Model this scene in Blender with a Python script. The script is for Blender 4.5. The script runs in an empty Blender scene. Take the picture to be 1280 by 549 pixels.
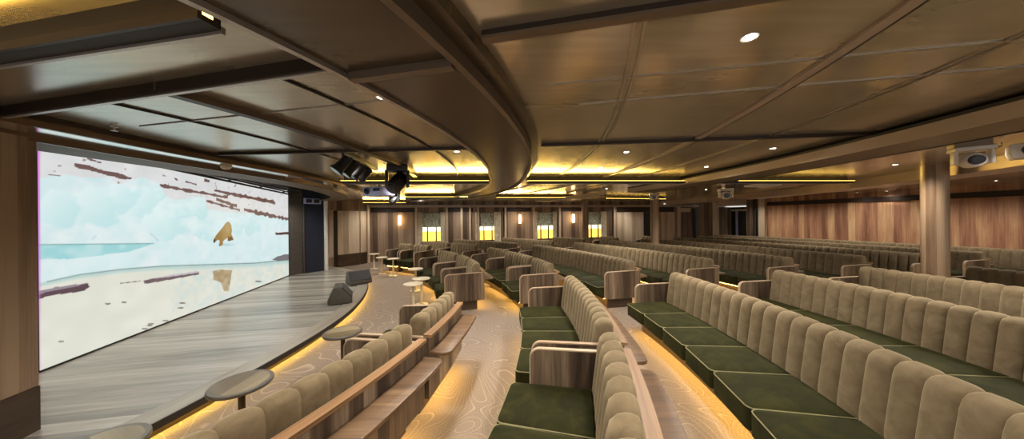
import bpy, bmesh, math, random
import numpy as np
from mathutils import Matrix, Vector
random.seed(7)
C = bpy.context.scene.collection
PI = math.pi
R = math.radians

# ------------------------------------------------------------------ camera
F, H, X0, Y0, PHI = 360.0, 1.75, 640.0, 273.2, 0.0097
cam = bpy.data.cameras.new('camera'); camo = bpy.data.objects.new('camera', cam); C.objects.link(camo)
cam.sensor_fit = 'HORIZONTAL'; cam.sensor_width = 36.0; cam.lens = F / 1280 * 36.0
cam.shift_y = -(274.5 - Y0) / 1280
cam.clip_start = 0.02; cam.clip_end = 200
camo.matrix_world = Matrix.Translation((0, 0, H)) @ Matrix.Rotation(PI/2, 4, 'X') @ Matrix.Rotation(-PHI, 4, 'Z')
bpy.context.scene.camera = camo

def at(x, y, h):
    "photo point lying at height h -> place in the room"
    u, v = x - X0, y - Y0
    c, s = math.cos(PHI), math.sin(PHI)
    u, v = u*c - v*s, v*c + u*s
    Y = F*(H - h)/v
    return (u/F*Y, Y, h)

# ------------------------------------------------------------------ materials
def lin(c):
    return tuple(((v/255.0)/12.92 if v/255.0 <= 0.04045 else ((v/255.0+0.055)/1.055)**2.4) for v in c)
def new_mat(name):
    m = bpy.data.materials.new(name); m.use_nodes = True
    nt = m.node_tree; b = nt.nodes['Principled BSDF']
    return m, nt, b
def N(nt, t, **kw):
    n = nt.nodes.new(t)
    for k, v in kw.items():
        if k in n.inputs: n.inputs[k].default_value = v
        else: setattr(n, k, v)
    return n
def ramp(nt, stops, fac):
    r = nt.nodes.new('ShaderNodeValToRGB'); e = r.color_ramp.elements
    while len(e) < len(stops): e.new(0.5)
    for i, (p, c) in enumerate(stops):
        e[i].position = p; e[i].color = lin(c) + (1,)
    nt.links.new(fac, r.inputs['Fac']); return r.outputs['Color']
def plain(name, col, rough=0.5, metal=0.0, noise=0.0, nscale=20, bump=0.0, **kw):
    m, nt, b = new_mat(name)
    b.inputs['Roughness'].default_value = rough; b.inputs['Metallic'].default_value = metal
    for k, v in kw.items(): b.inputs[k].default_value = v
    tc = N(nt, 'ShaderNodeTexCoord'); nz = N(nt, 'ShaderNodeTexNoise', Scale=nscale, Detail=4.0)
    nt.links.new(tc.outputs['Object'], nz.inputs['Vector'])
    lo = tuple(max(0, v*(1-noise)) for v in col); hi = tuple(min(255, v*(1+noise)) for v in col)
    nt.links.new(ramp(nt, [(0.3, lo), (0.7, hi)], nz.outputs['Fac']), b.inputs['Base Color'])
    if bump:
        bp = N(nt, 'ShaderNodeBump', Strength=bump, Distance=0.01)
        nt.links.new(nz.outputs['Fac'], bp.inputs['Height']); nt.links.new(bp.outputs['Normal'], b.inputs['Normal'])
    return m
def emit(name, col, strength):
    m, nt, b = new_mat(name)
    b.inputs['Base Color'].default_value = lin(col) + (1,)
    b.inputs['Emission Color'].default_value = lin(col) + (1,); b.inputs['Emission Strength'].default_value = strength
    return m
def wood(name, cols, across=9.0, along=0.5, board=0.0, rough=0.4, swap=False, jitter=0.5, **kw):
    "veneer: streaks run along the UV v axis (u when swapped); boards of width `board` differ in tone"
    m, nt, b = new_mat(name); b.inputs['Roughness'].default_value = rough
    for k, v in kw.items(): b.inputs[k].default_value = v
    uv = N(nt, 'ShaderNodeUVMap'); sx = N(nt, 'ShaderNodeSeparateXYZ'); nt.links.new(uv.outputs['UV'], sx.inputs[0])
    a, l = (sx.outputs['Y'], sx.outputs['X']) if swap else (sx.outputs['X'], sx.outputs['Y'])
    def math_(op, p, q):
        n = N(nt, 'ShaderNodeMath', operation=op)
        for i, v in enumerate((p, q)):
            if isinstance(v, (int, float)): n.inputs[i].default_value = v
            else: nt.links.new(v, n.inputs[i])
        return n.outputs[0]
    oi = N(nt, 'ShaderNodeObjectInfo')
    off = math_('MULTIPLY', oi.outputs['Random'], 37.0)
    cb = N(nt, 'ShaderNodeCombineXYZ')
    nt.links.new(math_('ADD', math_('MULTIPLY', a, across), off), cb.inputs[0]); nt.links.new(math_('MULTIPLY', l, along), cb.inputs[1])
    n1 = N(nt, 'ShaderNodeTexNoise', Scale=1.0, Detail=5.0, Roughness=0.6, Distortion=0.3); nt.links.new(cb.outputs[0], n1.inputs['Vector'])
    cb2 = N(nt, 'ShaderNodeCombineXYZ')
    nt.links.new(math_('ADD', math_('MULTIPLY', a, across*9), off), cb2.inputs[0]); nt.links.new(math_('MULTIPLY', l, along*4), cb2.inputs[1])
    n2 = N(nt, 'ShaderNodeTexNoise', Scale=1.0, Detail=3.0); nt.links.new(cb2.outputs[0], n2.inputs['Vector'])
    fac = math_('ADD', math_('MULTIPLY', n1.outputs['Fac'], 0.72), math_('MULTIPLY', n2.outputs['Fac'], 0.28))
    if board:
        wn = N(nt, 'ShaderNodeTexWhiteNoise', noise_dimensions='1D')
        nt.links.new(math_('FLOOR', math_('DIVIDE', a, board), 0), wn.inputs['W'])
        fac = math_('ADD', fac, math_('MULTIPLY', math_('SUBTRACT', wn.outputs['Value'], 0.5), jitter))
    k = len(cols); st = [(0.3 + 0.4*i/(k-1), c) for i, c in enumerate(cols)]
    nt.links.new(ramp(nt, st, fac), b.inputs['Base Color'])
    bp = N(nt, 'ShaderNodeBump', Strength=0.08, Distance=0.004)
    nt.links.new(n2.outputs['Fac'], bp.inputs['Height']); nt.links.new(bp.outputs['Normal'], b.inputs['Normal'])
    return m
def velvet(name, dark, mid, light, sheen=0.6, tint=(220, 200, 160), scale=9):
    m, nt, b = new_mat(name); b.inputs['Roughness'].default_value = 0.85
    b.inputs['Sheen Weight'].default_value = sheen; b.inputs['Sheen Roughness'].default_value = 0.45
    b.inputs['Sheen Tint'].default_value = lin(tint) + (1,); b.inputs['Specular IOR Level'].default_value = 0.15
    tc = N(nt, 'ShaderNodeTexCoord')
    nz = N(nt, 'ShaderNodeTexNoise', Scale=scale, Detail=6.0, Roughness=0.65, Distortion=0.6); nt.links.new(tc.outputs['Object'], nz.inputs['Vector'])
    nt.links.new(ramp(nt, [(0.3, dark), (0.5, mid), (0.72, light)], nz.outputs['Fac']), b.inputs['Base Color'])
    n2 = N(nt, 'ShaderNodeTexNoise', Scale=260.0, Detail=2.0); nt.links.new(tc.outputs['Object'], n2.inputs['Vector'])
    bp = N(nt, 'ShaderNodeBump', Strength=0.25, Distance=0.002)
    nt.links.new(n2.outputs['Fac'], bp.inputs['Height']); nt.links.new(bp.outputs['Normal'], b.inputs['Normal'])
    return m
def carpet_mat():
    m, nt, b = new_mat('contour_carpet'); b.inputs['Roughness'].default_value = 0.95; b.inputs['Specular IOR Level'].default_value = 0.1
    tc = N(nt, 'ShaderNodeTexCoord')
    nz = N(nt, 'ShaderNodeTexNoise', Scale=1.0, Detail=1.5, Roughness=0.45, Distortion=0.5); nt.links.new(tc.outputs['Object'], nz.inputs['Vector'])
    mu = N(nt, 'ShaderNodeMath', operation='MULTIPLY'); mu.inputs[1].default_value = 44.0; nt.links.new(nz.outputs['Fac'], mu.inputs[0])
    fr = N(nt, 'ShaderNodeMath', operation='FRACT'); nt.links.new(mu.outputs[0], fr.inputs[0])
    line = ramp(nt, [(0.0, (255, 255, 255)), (0.05, (255, 255, 255)), (0.16, (0, 0, 0))], fr.outputs[0])
    n2 = N(nt, 'ShaderNodeTexNoise', Scale=90.0, Detail=3.0); nt.links.new(tc.outputs['Object'], n2.inputs['Vector'])
    base = ramp(nt, [(0.3, (118, 103, 90)), (0.7, (144, 128, 113))], n2.outputs['Fac'])
    mx = N(nt, 'ShaderNodeMix', data_type='RGBA')
    nt.links.new(line, mx.inputs[0]); nt.links.new(base, mx.inputs[6]); mx.inputs[7].default_value = lin((158, 141, 123)) + (1,)
    nt.links.new(mx.outputs[2], b.inputs['Base Color'])
    bp = N(nt, 'ShaderNodeBump', Strength=0.4, Distance=0.004)
    nt.links.new(n2.outputs['Fac'], bp.inputs['Height']); nt.links.new(bp.outputs['Normal'], b.inputs['Normal'])
    return m
def ceil_mat(name, col, rough, metal):
    m, nt, b = new_mat(name); b.inputs['Roughness'].default_value = rough; b.inputs['Metallic'].default_value = metal
    tc = N(nt, 'ShaderNodeTexCoord'); mp = N(nt, 'ShaderNodeMapping'); mp.inputs['Scale'].default_value = (1.2, 14, 1); mp.inputs['Rotation'].default_value = (0, 0, 0.15)
    nt.links.new(tc.outputs['Object'], mp.inputs['Vector'])
    nz = N(nt, 'ShaderNodeTexNoise', Scale=1.5, Detail=4.0); nt.links.new(mp.outputs[0], nz.inputs['Vector'])
    lo = tuple(v*0.95 for v in col); hi = tuple(min(255, v*1.05) for v in col)
    nt.links.new(ramp(nt, [(0.3, lo), (0.7, hi)], nz.outputs['Fac']), b.inputs['Base Color'])
    return m

WALNUT = [(54, 41, 31), (86, 69, 53), (120, 100, 79), (154, 132, 107)]
M = dict(
    walnut=wood('walnut_veneer', WALNUT, across=10, along=0.6, board=0.11, jitter=0.3, rough=0.42),
    walnut_long=wood('walnut_long_grain', [(72, 52, 36), (108, 82, 58), (140, 110, 80)], across=16, along=0.8, swap=True, rough=0.35),
    cap=wood('golden_cap_wood', [(104, 76, 50), (146, 110, 76), (176, 138, 98)], across=20, along=0.8, swap=True, rough=0.4),
    edge=wood('pale_edge_wood', [(150, 124, 98), (176, 150, 122), (196, 172, 144)], across=20, along=0.8, swap=True, rough=0.4),
    wall_wood=wood('reddish_wall_boards', [(120, 80, 60), (158, 112, 84), (184, 140, 104), (212, 176, 130)], across=6, along=0.4, board=0.17, jitter=0.26, rough=0.45),
    far_wood=wood('far_wall_boards', [(88, 69, 53), (122, 99, 79), (156, 132, 108)], across=6, along=0.4, board=0.2, jitter=0.4, rough=0.45),
    pale_wood=wood('pale_wall_boards', [(164, 142, 116), (194, 172, 144), (214, 194, 168)], across=6, along=0.4, board=0.2, jitter=0.35, rough=0.45),
    back=velvet('khaki_velvet', (100, 84, 62), (115, 98, 73), (129, 112, 86), sheen=0.6),
    seat=velvet('dark_green_velvet', (26, 25, 6), (38, 36, 9), (52, 49, 15), sheen=0.05, tint=(170, 180, 110), scale=6),
    piping=plain('pale_piping', (126, 118, 78), 0.7),
    carpet=carpet_mat(),
    dark=plain('dark_recess', (30, 24, 19), 0.6, noise=0.1),
    darkwood=wood('dark_base_board', [(44, 33, 26), (62, 48, 38), (78, 62, 50)], across=4, along=1, swap=True, rough=0.35),
    stage=wood('grey_stage_boards', [(118, 112, 102), (152, 145, 133), (180, 172, 160)], across=14, along=0.8, board=0.145, jitter=0.3, rough=0.24, swap=True),
    nosing=wood('stage_border_boards', [(120, 110, 96), (150, 140, 124), (170, 160, 144)], across=10, along=0.5, swap=True, rough=0.3),
    ceil=ceil_mat('satin_brown_ceiling_metal', (192, 179, 158), 0.19, 0.66),
    ceil_dark=ceil_mat('dark_bronze_ceiling_metal', (84, 70, 54), 0.26, 0.35),
    bar=plain('bronze_bar', (112, 96, 80), 0.4, 0.5),
    bar_dark=plain('dark_bronze_bar', (52, 41, 33), 0.45, 0.4),
    strip=plain('brushed_metal_strip', (176, 164, 152), 0.3, 0.7),
    fascia=plain('grey_bronze_fascia', (172, 154, 138), 0.4, 0.3),
    lip=plain('polished_lip', (232, 224, 214), 0.10, 0.95),
    soffit_matt=plain('matt_brown_soffit', (104, 84, 62), 0.55, 0.1),
    soffit=plain('gloss_brown_soffit', (124, 100, 74), 0.22, 0.35),
    white=plain('white_plastic', (222, 214, 204), 0.4, noise=0.02),
    cream=plain('cream_metal', (206, 190, 160), 0.35, noise=0.02),
    black=plain('black_plastic', (22, 21, 22), 0.45, noise=0.1),
    blackgrille=plain('black_grille', (38, 33, 30), 0.6, noise=0.35, nscale=300, bump=0.4),
    greycase=plain('charcoal_speaker_paint', (74, 70, 62), 0.55, noise=0.08, nscale=60),
    navy=plain('navy_felt', (24, 28, 44), 0.8, noise=0.15),
    greypanel=plain('dark_grey_fabric', (74, 66, 58), 0.8, noise=0.1),
    glasslens=plain('glass_lens', (18, 18, 24), 0.08),
    lavender=plain('pale_lilac_metal', (176, 178, 214), 0.35, 0.1),
    lamp=emit('downlight_lens', (255, 248, 232), 14.0),
    cove=emit('amber_cove_strip', (255, 206, 96), 3.6),
    under=emit('amber_under_seat_strip', (255, 208, 104), 13.0),
    stage_led=emit('amber_stage_strip', (255, 222, 110), 11.0),
    sconce=emit('sconce_glass', (255, 214, 140), 9.0),
    curtain=plain('ivory_curtain', (232, 222, 200), 0.9, noise=0.08, nscale=8),
    blind=plain('grey_green_blind', (176, 182, 162), 0.9, noise=0.22, nscale=14),
    frame=plain('bronze_window_frame', (58, 46, 34), 0.4, 0.3),
    tabletop=wood('tabletop_veneer', [(96, 84, 62), (128, 114, 88), (156, 142, 114)], across=5, along=0.5, board=0.16, jitter=0.6, rough=0.3),
    tablerim=plain('grey_bronze_rim', (110, 104, 94), 0.35, 0.4),
    tablestem=plain('bronze_stem', (84, 74, 62), 0.35, 0.5),
    out_cream=emit('glowing_cream_backdrop', (255, 244, 196), 2.0),  # both outdoor walls glow by themselves in place of daylight
    out_orange=emit('glowing_ochre_backdrop', (246, 190, 70), 1.5),
)
def glass_mat():
    m, nt, b = new_mat('window_glass'); b.inputs['Roughness'].default_value = 0.02
    tr = N(nt, 'ShaderNodeBsdfTransparent'); mx = N(nt, 'ShaderNodeMixShader'); mx.inputs[0].default_value = 0.1
    nt.links.new(tr.outputs[0], mx.inputs[1]); nt.links.new(b.outputs[0], mx.inputs[2])
    nt.links.new(mx.outputs[0], nt.nodes['Material Output'].inputs['Surface']); return m
M['glass'] = glass_mat()

# ------------------------------------------------------------------ mesh helpers
class MB:
    def __init__(s): s.v = []; s.f = []; s.uv = []
    def face(s, idx, uv=None):
        s.f.append(tuple(idx)); s.uv.append(uv)
    def add(s, vs):
        b = len(s.v); s.v.extend([tuple(p) for p in vs]); return b
    def box(s, c, sz, rz=0.0, mat=None):
        hx, hy, hz = sz[0]/2, sz[1]/2, sz[2]/2
        loc = [(-hx,-hy,-hz),(hx,-hy,-hz),(hx,hy,-hz),(-hx,hy,-hz),(-hx,-hy,hz),(hx,-hy,hz),(hx,hy,hz),(-hx,hy,hz)]
        ca, sa = math.cos(rz), math.sin(rz)
        mm = mat or Matrix.Identity(3)
        P3 = []
        for p in loc:
            q = mm @ Vector(p); P3.append((c[0]+q.x*ca-q.y*sa, c[1]+q.x*sa+q.y*ca, c[2]+q.z))
        b = s.add(P3)
        for f, (i, j) in (((0,3,2,1),(0,1)),((4,5,6,7),(0,1)),((0,1,5,4),(0,2)),((2,3,7,6),(0,2)),((1,2,6,5),(1,2)),((3,0,4,7),(1,2))):
            s.face([b+k for k in f], [(loc[k][i], loc[k][j]) for k in f])
    def prism(s, poly, z0, z1):
        n = len(poly); b = s.add([(x, y, z0) for x, y in poly] + [(x, y, z1) for x, y in poly])
        L = [0.0]
        for i in range(n): L.append(L[-1] + math.dist(poly[i], poly[(i+1) % n]))
        s.face([b+i for i in range(n)][::-1], [poly[i] for i in range(n)][::-1]); s.face([b+n+i for i in range(n)], list(poly))
        for i in range(n):
            j = (i+1) % n
            s.face((b+i, b+j, b+n+j, b+n+i), [(L[i], z0), (L[i+1], z0), (L[i+1], z1), (L[i], z1)])
    def sweep(s, prof, path, closed=True, caps=True):
        """prof: [(d, z)] loop; path: [(origin xy, outward unit xy)]; d runs along the outward vector"""
        n, k = len(prof), len(path); S = [0.0]
        for i in range(1, k): S.append(S[-1] + math.dist(path[i][0], path[i-1][0]))
        b = s.add([(o[0]+e[0]*d, o[1]+e[1]*d, z) for o, e in path for d, z in prof])
        Lp = [0.0]
        for i in range(n): Lp.append(Lp[-1] + math.dist(prof[i], prof[(i+1) % n]))
        for i in range(k-1):
            for j in range(n if closed else n-1):
                j2 = (j+1) % n
                flat = abs(prof[j][1]-prof[j2][1]) < abs(prof[j][0]-prof[j2][0])
                va, vb = (prof[j][0], prof[j2][0]) if flat else (prof[j][1], prof[j2][1])
                s.face((b+i*n+j, b+(i+1)*n+j, b+(i+1)*n+j2, b+i*n+j2), [(S[i], va), (S[i+1], va), (S[i+1], vb), (S[i], vb)])
        if caps and closed:
            s.face([b+j for j in range(n)], [prof[j] for j in range(n)])
            s.face([b+(k-1)*n+j for j in range(n)][::-1], [prof[j] for j in range(n)][::-1])
    def tube(s, pts, r, n=8, caps=True):
        rs = r if isinstance(r, (list, tuple)) else [r]*len(pts); P_ = [Vector(p) for p in pts]; b = len(s.v)
        for i, p in enumerate(P_):
            t = (P_[min(i+1, len(P_)-1)] - P_[max(i-1, 0)]).normalized()
            a = Vector((0, 0, 1)) if abs(t.z) < 0.9 else Vector((1, 0, 0))
            u = t.cross(a).normalized(); w = t.cross(u)
            s.v.extend([tuple(p + (u*math.cos(2*PI*k/n) + w*math.sin(2*PI*k/n))*rs[i]) for k in range(n)])
        for i in range(len(P_)-1):
            for k in range(n):
                q = (k+1) % n
                s.face((b+i*n+k, b+i*n+q, b+(i+1)*n+q, b+(i+1)*n+k), [(k/n*.1, i), ((k+1)/n*.1, i), ((k+1)/n*.1, i+1), (k/n*.1, i+1)])
        if caps:
            s.face([b+k for k in range(n)][::-1]); s.face([b+(len(P_)-1)*n+k for k in range(n)])
    def lathe(s, prof, c=(0, 0, 0), n=40):
        b = s.add([(c[0]+r*math.cos(2*PI*k/n), c[1]+r*math.sin(2*PI*k/n), c[2]+z) for r, z in prof for k in range(n)])
        m = len(prof)
        for i in range(m-1):
            for k in range(n):
                q = (k+1) % n
                ii = [b+i*n+k, b+i*n+q, b+(i+1)*n+q, b+(i+1)*n+k]
                s.face(ii, [(s.v[j][0], s.v[j][1]) for j in ii])
        for i, rv in ((0, True), (m-1, False)):
            if prof[i][0] > 1e-6:
                ii = [b+i*n+k for k in range(n)]
                if rv: ii = ii[::-1]
                s.face(ii, [(s.v[j][0], s.v[j][1]) for j in ii])
    def build(s, name, mat, parent=None, smooth=None, bevel=0.0, origin=None, fix=True):
        me = bpy.data.meshes.new(name)
        o0 = Vector(parent_world(parent)) if parent is not None else Vector(origin or (0, 0, 0))
        me.from_pydata([tuple(Vector(p) - o0) for p in s.v], [], s.f)
        uvl = me.uv_layers.new(name='UVMap')
        for p, uv in zip(me.polygons, s.uv):
            if uv:
                for li, c in zip(p.loop_indices, uv): uvl.data[li].uv = c
        if fix:
            bm = bmesh.new(); bm.from_mesh(me); bmesh.ops.recalc_face_normals(bm, faces=bm.faces); bm.to_mesh(me); bm.free()
        me.materials.append(mat)
        o = bpy.data.objects.new(name, me); C.objects.link(o)
        if parent is not None: o.parent = parent; WORLD[o.name] = tuple(o0)
        else: o.location = o0; WORLD[o.name] = tuple(o0)
        if bevel:
            bv = o.modifiers.new('bevel', 'BEVEL'); bv.width = bevel; bv.segments = 3; bv.limit_method = 'ANGLE'; bv.angle_limit = R(40)
            me.shade_smooth(); bv.harden_normals = False
        if smooth is not None:
            me.shade_smooth()
            me.set_sharp_from_angle(angle=R(smooth))
        return o
WORLD = {}
def parent_world(p): return WORLD[p.name]
def tag(o, label, cat, group=None, kind=None):
    o['label'] = label; o['category'] = cat
    if group: o['group'] = group
    if kind: o['kind'] = kind
    return o
def thing(name, label, cat, loc=(0, 0, 0), group=None):
    o = bpy.data.objects.new(name, None); C.objects.link(o); o.location = loc; o.empty_display_size = 0.1
    WORLD[o.name] = tuple(loc); return tag(o, label, cat, group)
def struct(o): o['kind'] = 'structure'; return o
def dup(root, loc, label, rz=0.0, group=None):
    r = root.copy(); C.objects.link(r); r.location = loc; r.rotation_euler = (0, 0, rz); r['label'] = label; WORLD[r.name] = tuple(loc)
    if group: r['group'] = group
    for ch in list(root.children):
        c = ch.copy(); C.objects.link(c); c.parent = r
        for g in list(ch.children):
            d = g.copy(); C.objects.link(d); d.parent = c
    return r

# ------------------------------------------------------------------ the plan: everything curves about one centre behind the screen
PX, PY = -7.15, 3.7
def pol(r, deg, z=None):
    p = (PX + r*math.cos(R(deg)), PY + r*math.sin(R(deg)))
    return p if z is None else p + (z,)
def arc(r, a0, a1, step=1.2):
    n = max(2, int(math.ceil(abs(a1-a0)/step))+1)
    out = []
    for i in range(n):
        a = a0 + (a1-a0)*i/(n-1); rr = r(a) if callable(r) else r
        out.append((pol(rr, a), (math.cos(R(a)), math.sin(R(a)))))
    return out
def lpath(pts):
    "straight or bent path with the outward side on its right"
    out = []
    for i, p in enumerate(pts):
        a = Vector(pts[max(i-1, 0)][:2]); b = Vector(pts[min(i+1, len(pts)-1)][:2]); t = (b-a).normalized()
        out.append((tuple(p[:2]), (t.y, -t.x)))
    return out
def rect(d0, d1, z0, z1): return [(d0, z0), (d1, z0), (d1, z1), (d0, z1)]

# ------------------------------------------------------------------ sofas
def sofa(r, a0, a1, label, group, piping=False, arms=(True, True), shelf=True, ledge=0.30, name='sofa', cush=0.52):
    am = (a0+a1)/2
    t = thing(name, label, 'sofa', pol(r-0.35, am, 0.0), group)
    L = R(a1-a0)*r
    gap = math.degrees(0.006/r)
    armt = 0.036; ga = math.degrees((armt+0.002)/r)
    i0 = a0 + gap + (ga if arms[0] else 0); i1 = a1 - gap - (ga if arms[1] else 0)
    st = 1.0 if r < 10 else 0.8
    def sw(prof, b0, b1, nm, mat, **k):
        m = MB(); m.sweep(prof, arc(r, b0, b1, st)); return m.build(nm, mat, t, **k)
    sw(rect(-0.56, -0.02, 0.0, 0.20), i0+gap*6, i1-gap*6, 'plinth', M['darkwood'])
    sw(rect(-0.68, 0.08, 0.202, 0.262), i0, i1, 'seat_frame', M['dark'])
    sw(rect(0.085, 0.11, 0.19, 0.722), a0+gap, a1-gap, 'back_panel', M['walnut'])
    sw(rect(0.06, 0.135, 0.7225, 0.747), a0+gap, a1-gap, 'cap_rail', M['cap'])
    sw(rect(-0.64, -0.585, 0.186, 0.2015), i0+gap*8, i1-gap*8, 'light_strip', M['under'])
    sw(rect(0.0, 0.06, 0.186, 0.2015), i0+gap*8, i1-gap*8, 'light_strip', M['under'])
    if shelf:
        m = MB(); path = arc(r, a0+gap*2, a1-gap*2, st); n = len(path)
        pr = rect(0.112, ledge, 0.572, 0.602)
        # rounded outer corners
        b = 0; ptsO = []
        def q(d, a): return (PX+(r+d)*math.cos(R(a)), PY+(r+d)*math.sin(R(a)))
        A0, A1 = a0+gap*2, a1-gap*2; rad = 0.07; ra = math.degrees(rad/r)
        outer = []
        for k in range(5): 
            ph = PI/2*k/4; outer.append(q(ledge-rad+rad*math.sin(ph), A0+ra-ra*math.cos(ph)))
        nn = max(2, int((A1-A0)/1.5))
        for k in range(1, nn): outer.append(q(ledge, A0+ra+(A1-A0-2*ra)*k/nn))
        for k in range(5):
            ph = PI/2*k/4; outer.append(q(ledge-rad+rad*math.cos(ph), A1-ra+ra*math.sin(ph)))
        inner = [q(0.112, A1-(A1-A0)*k/nn) for k in range(nn+1)]
        m.prism(outer+inner, 0.572, 0.602)
        m.build('drink_shelf', M['walnut_long'], t, bevel=0.006)
    # channelled backrest
    prof = [(-0.155, 0.40), (-0.150, 0.46), (-0.135, 0.58), (-0.120, 0.70), (-0.108, 0.79), (-0.095, 0.845), (-0.070, 0.880), (-0.035, 0.897), (0.0, 0.900), (0.030, 0.888), (0.050, 0.858), (0.056, 0.80), (0.056, 0.70), (0.056, 0.40)]
    nch = max(3, int(round(R(i1-i0)*r/0.155))); FT, PT_ = ((1, .93, .82, .62, .3, .0, .3, .62, .82, .93), (0, .035, .09, .19, .35, .5, .65, .81, .91, .965)) if r < 12 else ((1, .85, .45, 0, .45, .85), (0, .075, .275, .5, .725, .925)); sub = len(FT)
    m = MB(); n = len(prof); rows = nch*sub + 1
    nrm = []
    for j in range(n):
        p, q_ = prof[max(j-1, 0)], prof[min(j+1, n-1)]; dx, dz = q_[0]-p[0], q_[1]-p[1]; l = math.hypot(dx, dz); nrm.append((-dz/l, dx/l))
    S = []
    for i in range(rows):
        f = FT[i % sub] if i < rows-1 else 1.0
        bul = 0.034*(1-f**4.0); a = i0 + (i1-i0)*((i//sub) + (PT_[i % sub] if i < rows-1 else 0))/nch
        endr = 0.0
        de = min(i, rows-1-i)
        if de < 4 and sub > 6: endr = 0.02*(1-math.sqrt(max(0, 1-((4-de)/4)**2)))
        for j in range(n):
            w = (0.6, 1, 1, 1, 1, 0.95, 0.75, 0.55, 0.5, 0.5, 0.4, 0.25, 0.2, 0.2)[j]
            d = prof[j][0] + nrm[j][0]*(bul*w-0.023-endr*2); z = prof[j][1] + nrm[j][1]*(bul*w-0.023-endr*2)
            if j in (0, n-1): z = prof[j][1]
            m.v.append((PX+(r+d)*math.cos(R(a)), PY+(r+d)*math.sin(R(a)), z))
    for i in range(rows-1):
        for j in range(n-1):
            m.face((i*n+j, (i+1)*n+j, (i+1)*n+j+1, i*n+j+1), None)
    m.face(list(range(n))); m.face([(rows-1)*n+j for j in range(n)][::-1])
    m.build('backrest', M['back'], t, smooth=50)
    # seat cushions
    nc = max(1, int(round(R(i1-i0)*(r-0.45)/cush)))
    for k in range(nc):
        g = math.degrees(0.004/(r-0.45))
        c0 = i0 + (i1-i0)*k/nc + g; c1 = i0 + (i1-i0)*(k+1)/nc - g
        m = MB(); rows_ = []
        nu, nv = 6, 6
        d0, d1, z0, z1 = -0.79, -0.158, 0.265, 0.43
        def q3(d, a, z): return (PX+(r+d)*math.cos(R(a)), PY+(r+d)*math.sin(R(a)), z)
        # rounded-corner box in plan, crowned on top
        rad = 0.045; ra = math.degrees(rad/(r-0.8)); out = []
        for k2 in range(5):
            ph = PI/2*k2/4; out.append((d0+rad-rad*math.sin(ph), c0+ra-ra*math.cos(ph)))
        for k2 in range(5):
            ph = PI/2*k2/4; out.append((d0+rad-rad*math.cos(ph), c1-ra+ra*math.sin(ph)))
        out += [(d1, c1), (d1, (c0+c1)/2), (d1, c0)]
        cx = (d0+d1)/2; ca = (c0+c1)/2; no = len(out)
        levels = [(1.0, z0), (1.0, z1-0.02), (0.985, z1-0.006), (0.95, z1+0.003), (0.7, z1+0.014), (0.35, z1+0.02)]
        for sc_, z in levels:
            for d, a in out: m.v.append(q3(cx+(d-cx)*sc_, ca+(a-ca)*sc_, z))
        for li in range(len(levels)-1):
            for j in range(no):
                j2 = (j+1) % no; m.face((li*no+j, li*no+j2, (li+1)*no+j2, (li+1)*no+j))
        m.face([(len(levels)-1)*no+j for j in range(no)]); m.face([j for j in range(no)][::-1])
        cu = m.build('seat_cushion', M['seat'], t, smooth=60)
        if piping:
            m = MB(); loop = [q3(cx+(d-cx)*0.992, ca+(a-ca)*0.992, z1-0.008) for d, a in out[:10]]
            loop = [q3(d1, c0+g*2, z1-0.006)] + loop + [q3(d1, c1-g*2, z1-0.006)]
            m.tube(loop, 0.005, 6); m.build('piping', M['piping'], cu, smooth=80)
    # arm panels
    for side, on in ((0, arms[0]), (1, arms[1])):
        if not on: continue
        aa = a0 + gap if side == 0 else a1 - gap
        er = Vector((math.cos(R(aa)), math.sin(R(aa)))); et = Vector((-er.y, er.x)) * (1 if side == 0 else -1)
        base = Vector((PX, PY)) + er*r
        z0, z1, f0, f1, rad = 0.19, 0.700, -0.63, 0.083, 0.075
        out = [(f1, z0), (f0+0.02, z0), (f0, z0+0.02)]
        for k in range(7):
            ph = PI/2*k/6; out.append((f0+rad-rad*math.cos(ph), z1-rad+rad*math.sin(ph)))
        out.append((f1, z1+0.012))
        m = MB(); no = len(out)
        for w in (0.0, armt):
            for d, z in out:
                p = base + er*d + et*w; m.v.append((p.x, p.y, z))
        m.face(range(no), [o for o in out]); m.face([no+j for j in range(no)][::-1], [o for o in out][::-1])
        for j in range(no):
            j2 = (j+1) % no; m.face((j, j2, no+j2, no+j), [(0, 0), (0, .1), (.04, .1), (.04, 0)])
        ar = m.build('arm_panel', M['walnut'], t)
        m = MB(); seq = out[2:]; no = len(seq)
        for j, (d, z) in enumerate(seq):
            p0, p1 = seq[max(j-1, 0)], seq[min(j+1, no-1)]; dx, dz = p1[0]-p0[0], p1[1]-p0[1]; l = math.hypot(dx, dz); nx, nz = -dz/l, dx/l
            for off, w in ((0.001, -0.001), (0.001, armt+0.001), (0.011, armt+0.001), (0.011, -0.001)):
                p = base + er*(d+nx*off) + et*w; m.v.append((p.x, p.y, z+nz*off))
        for j in range(no-1):
            for q4 in range(4):
                q5 = (q4+1) % 4; m.face((j*4+q4, j*4+q5, (j+1)*4+q5, (j+1)*4+q4), [(j*.1, q4*.02), (j*.1, q4*.02+.02), (j*.1+.1, q4*.02+.02), (j*.1+.1, q4*.02)])
        m.face((0, 1, 2, 3)); m.face([(no-1)*4+k for k in (3, 2, 1, 0)])
        m.build('edge_band', M['edge'], ar)
    return t

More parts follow.
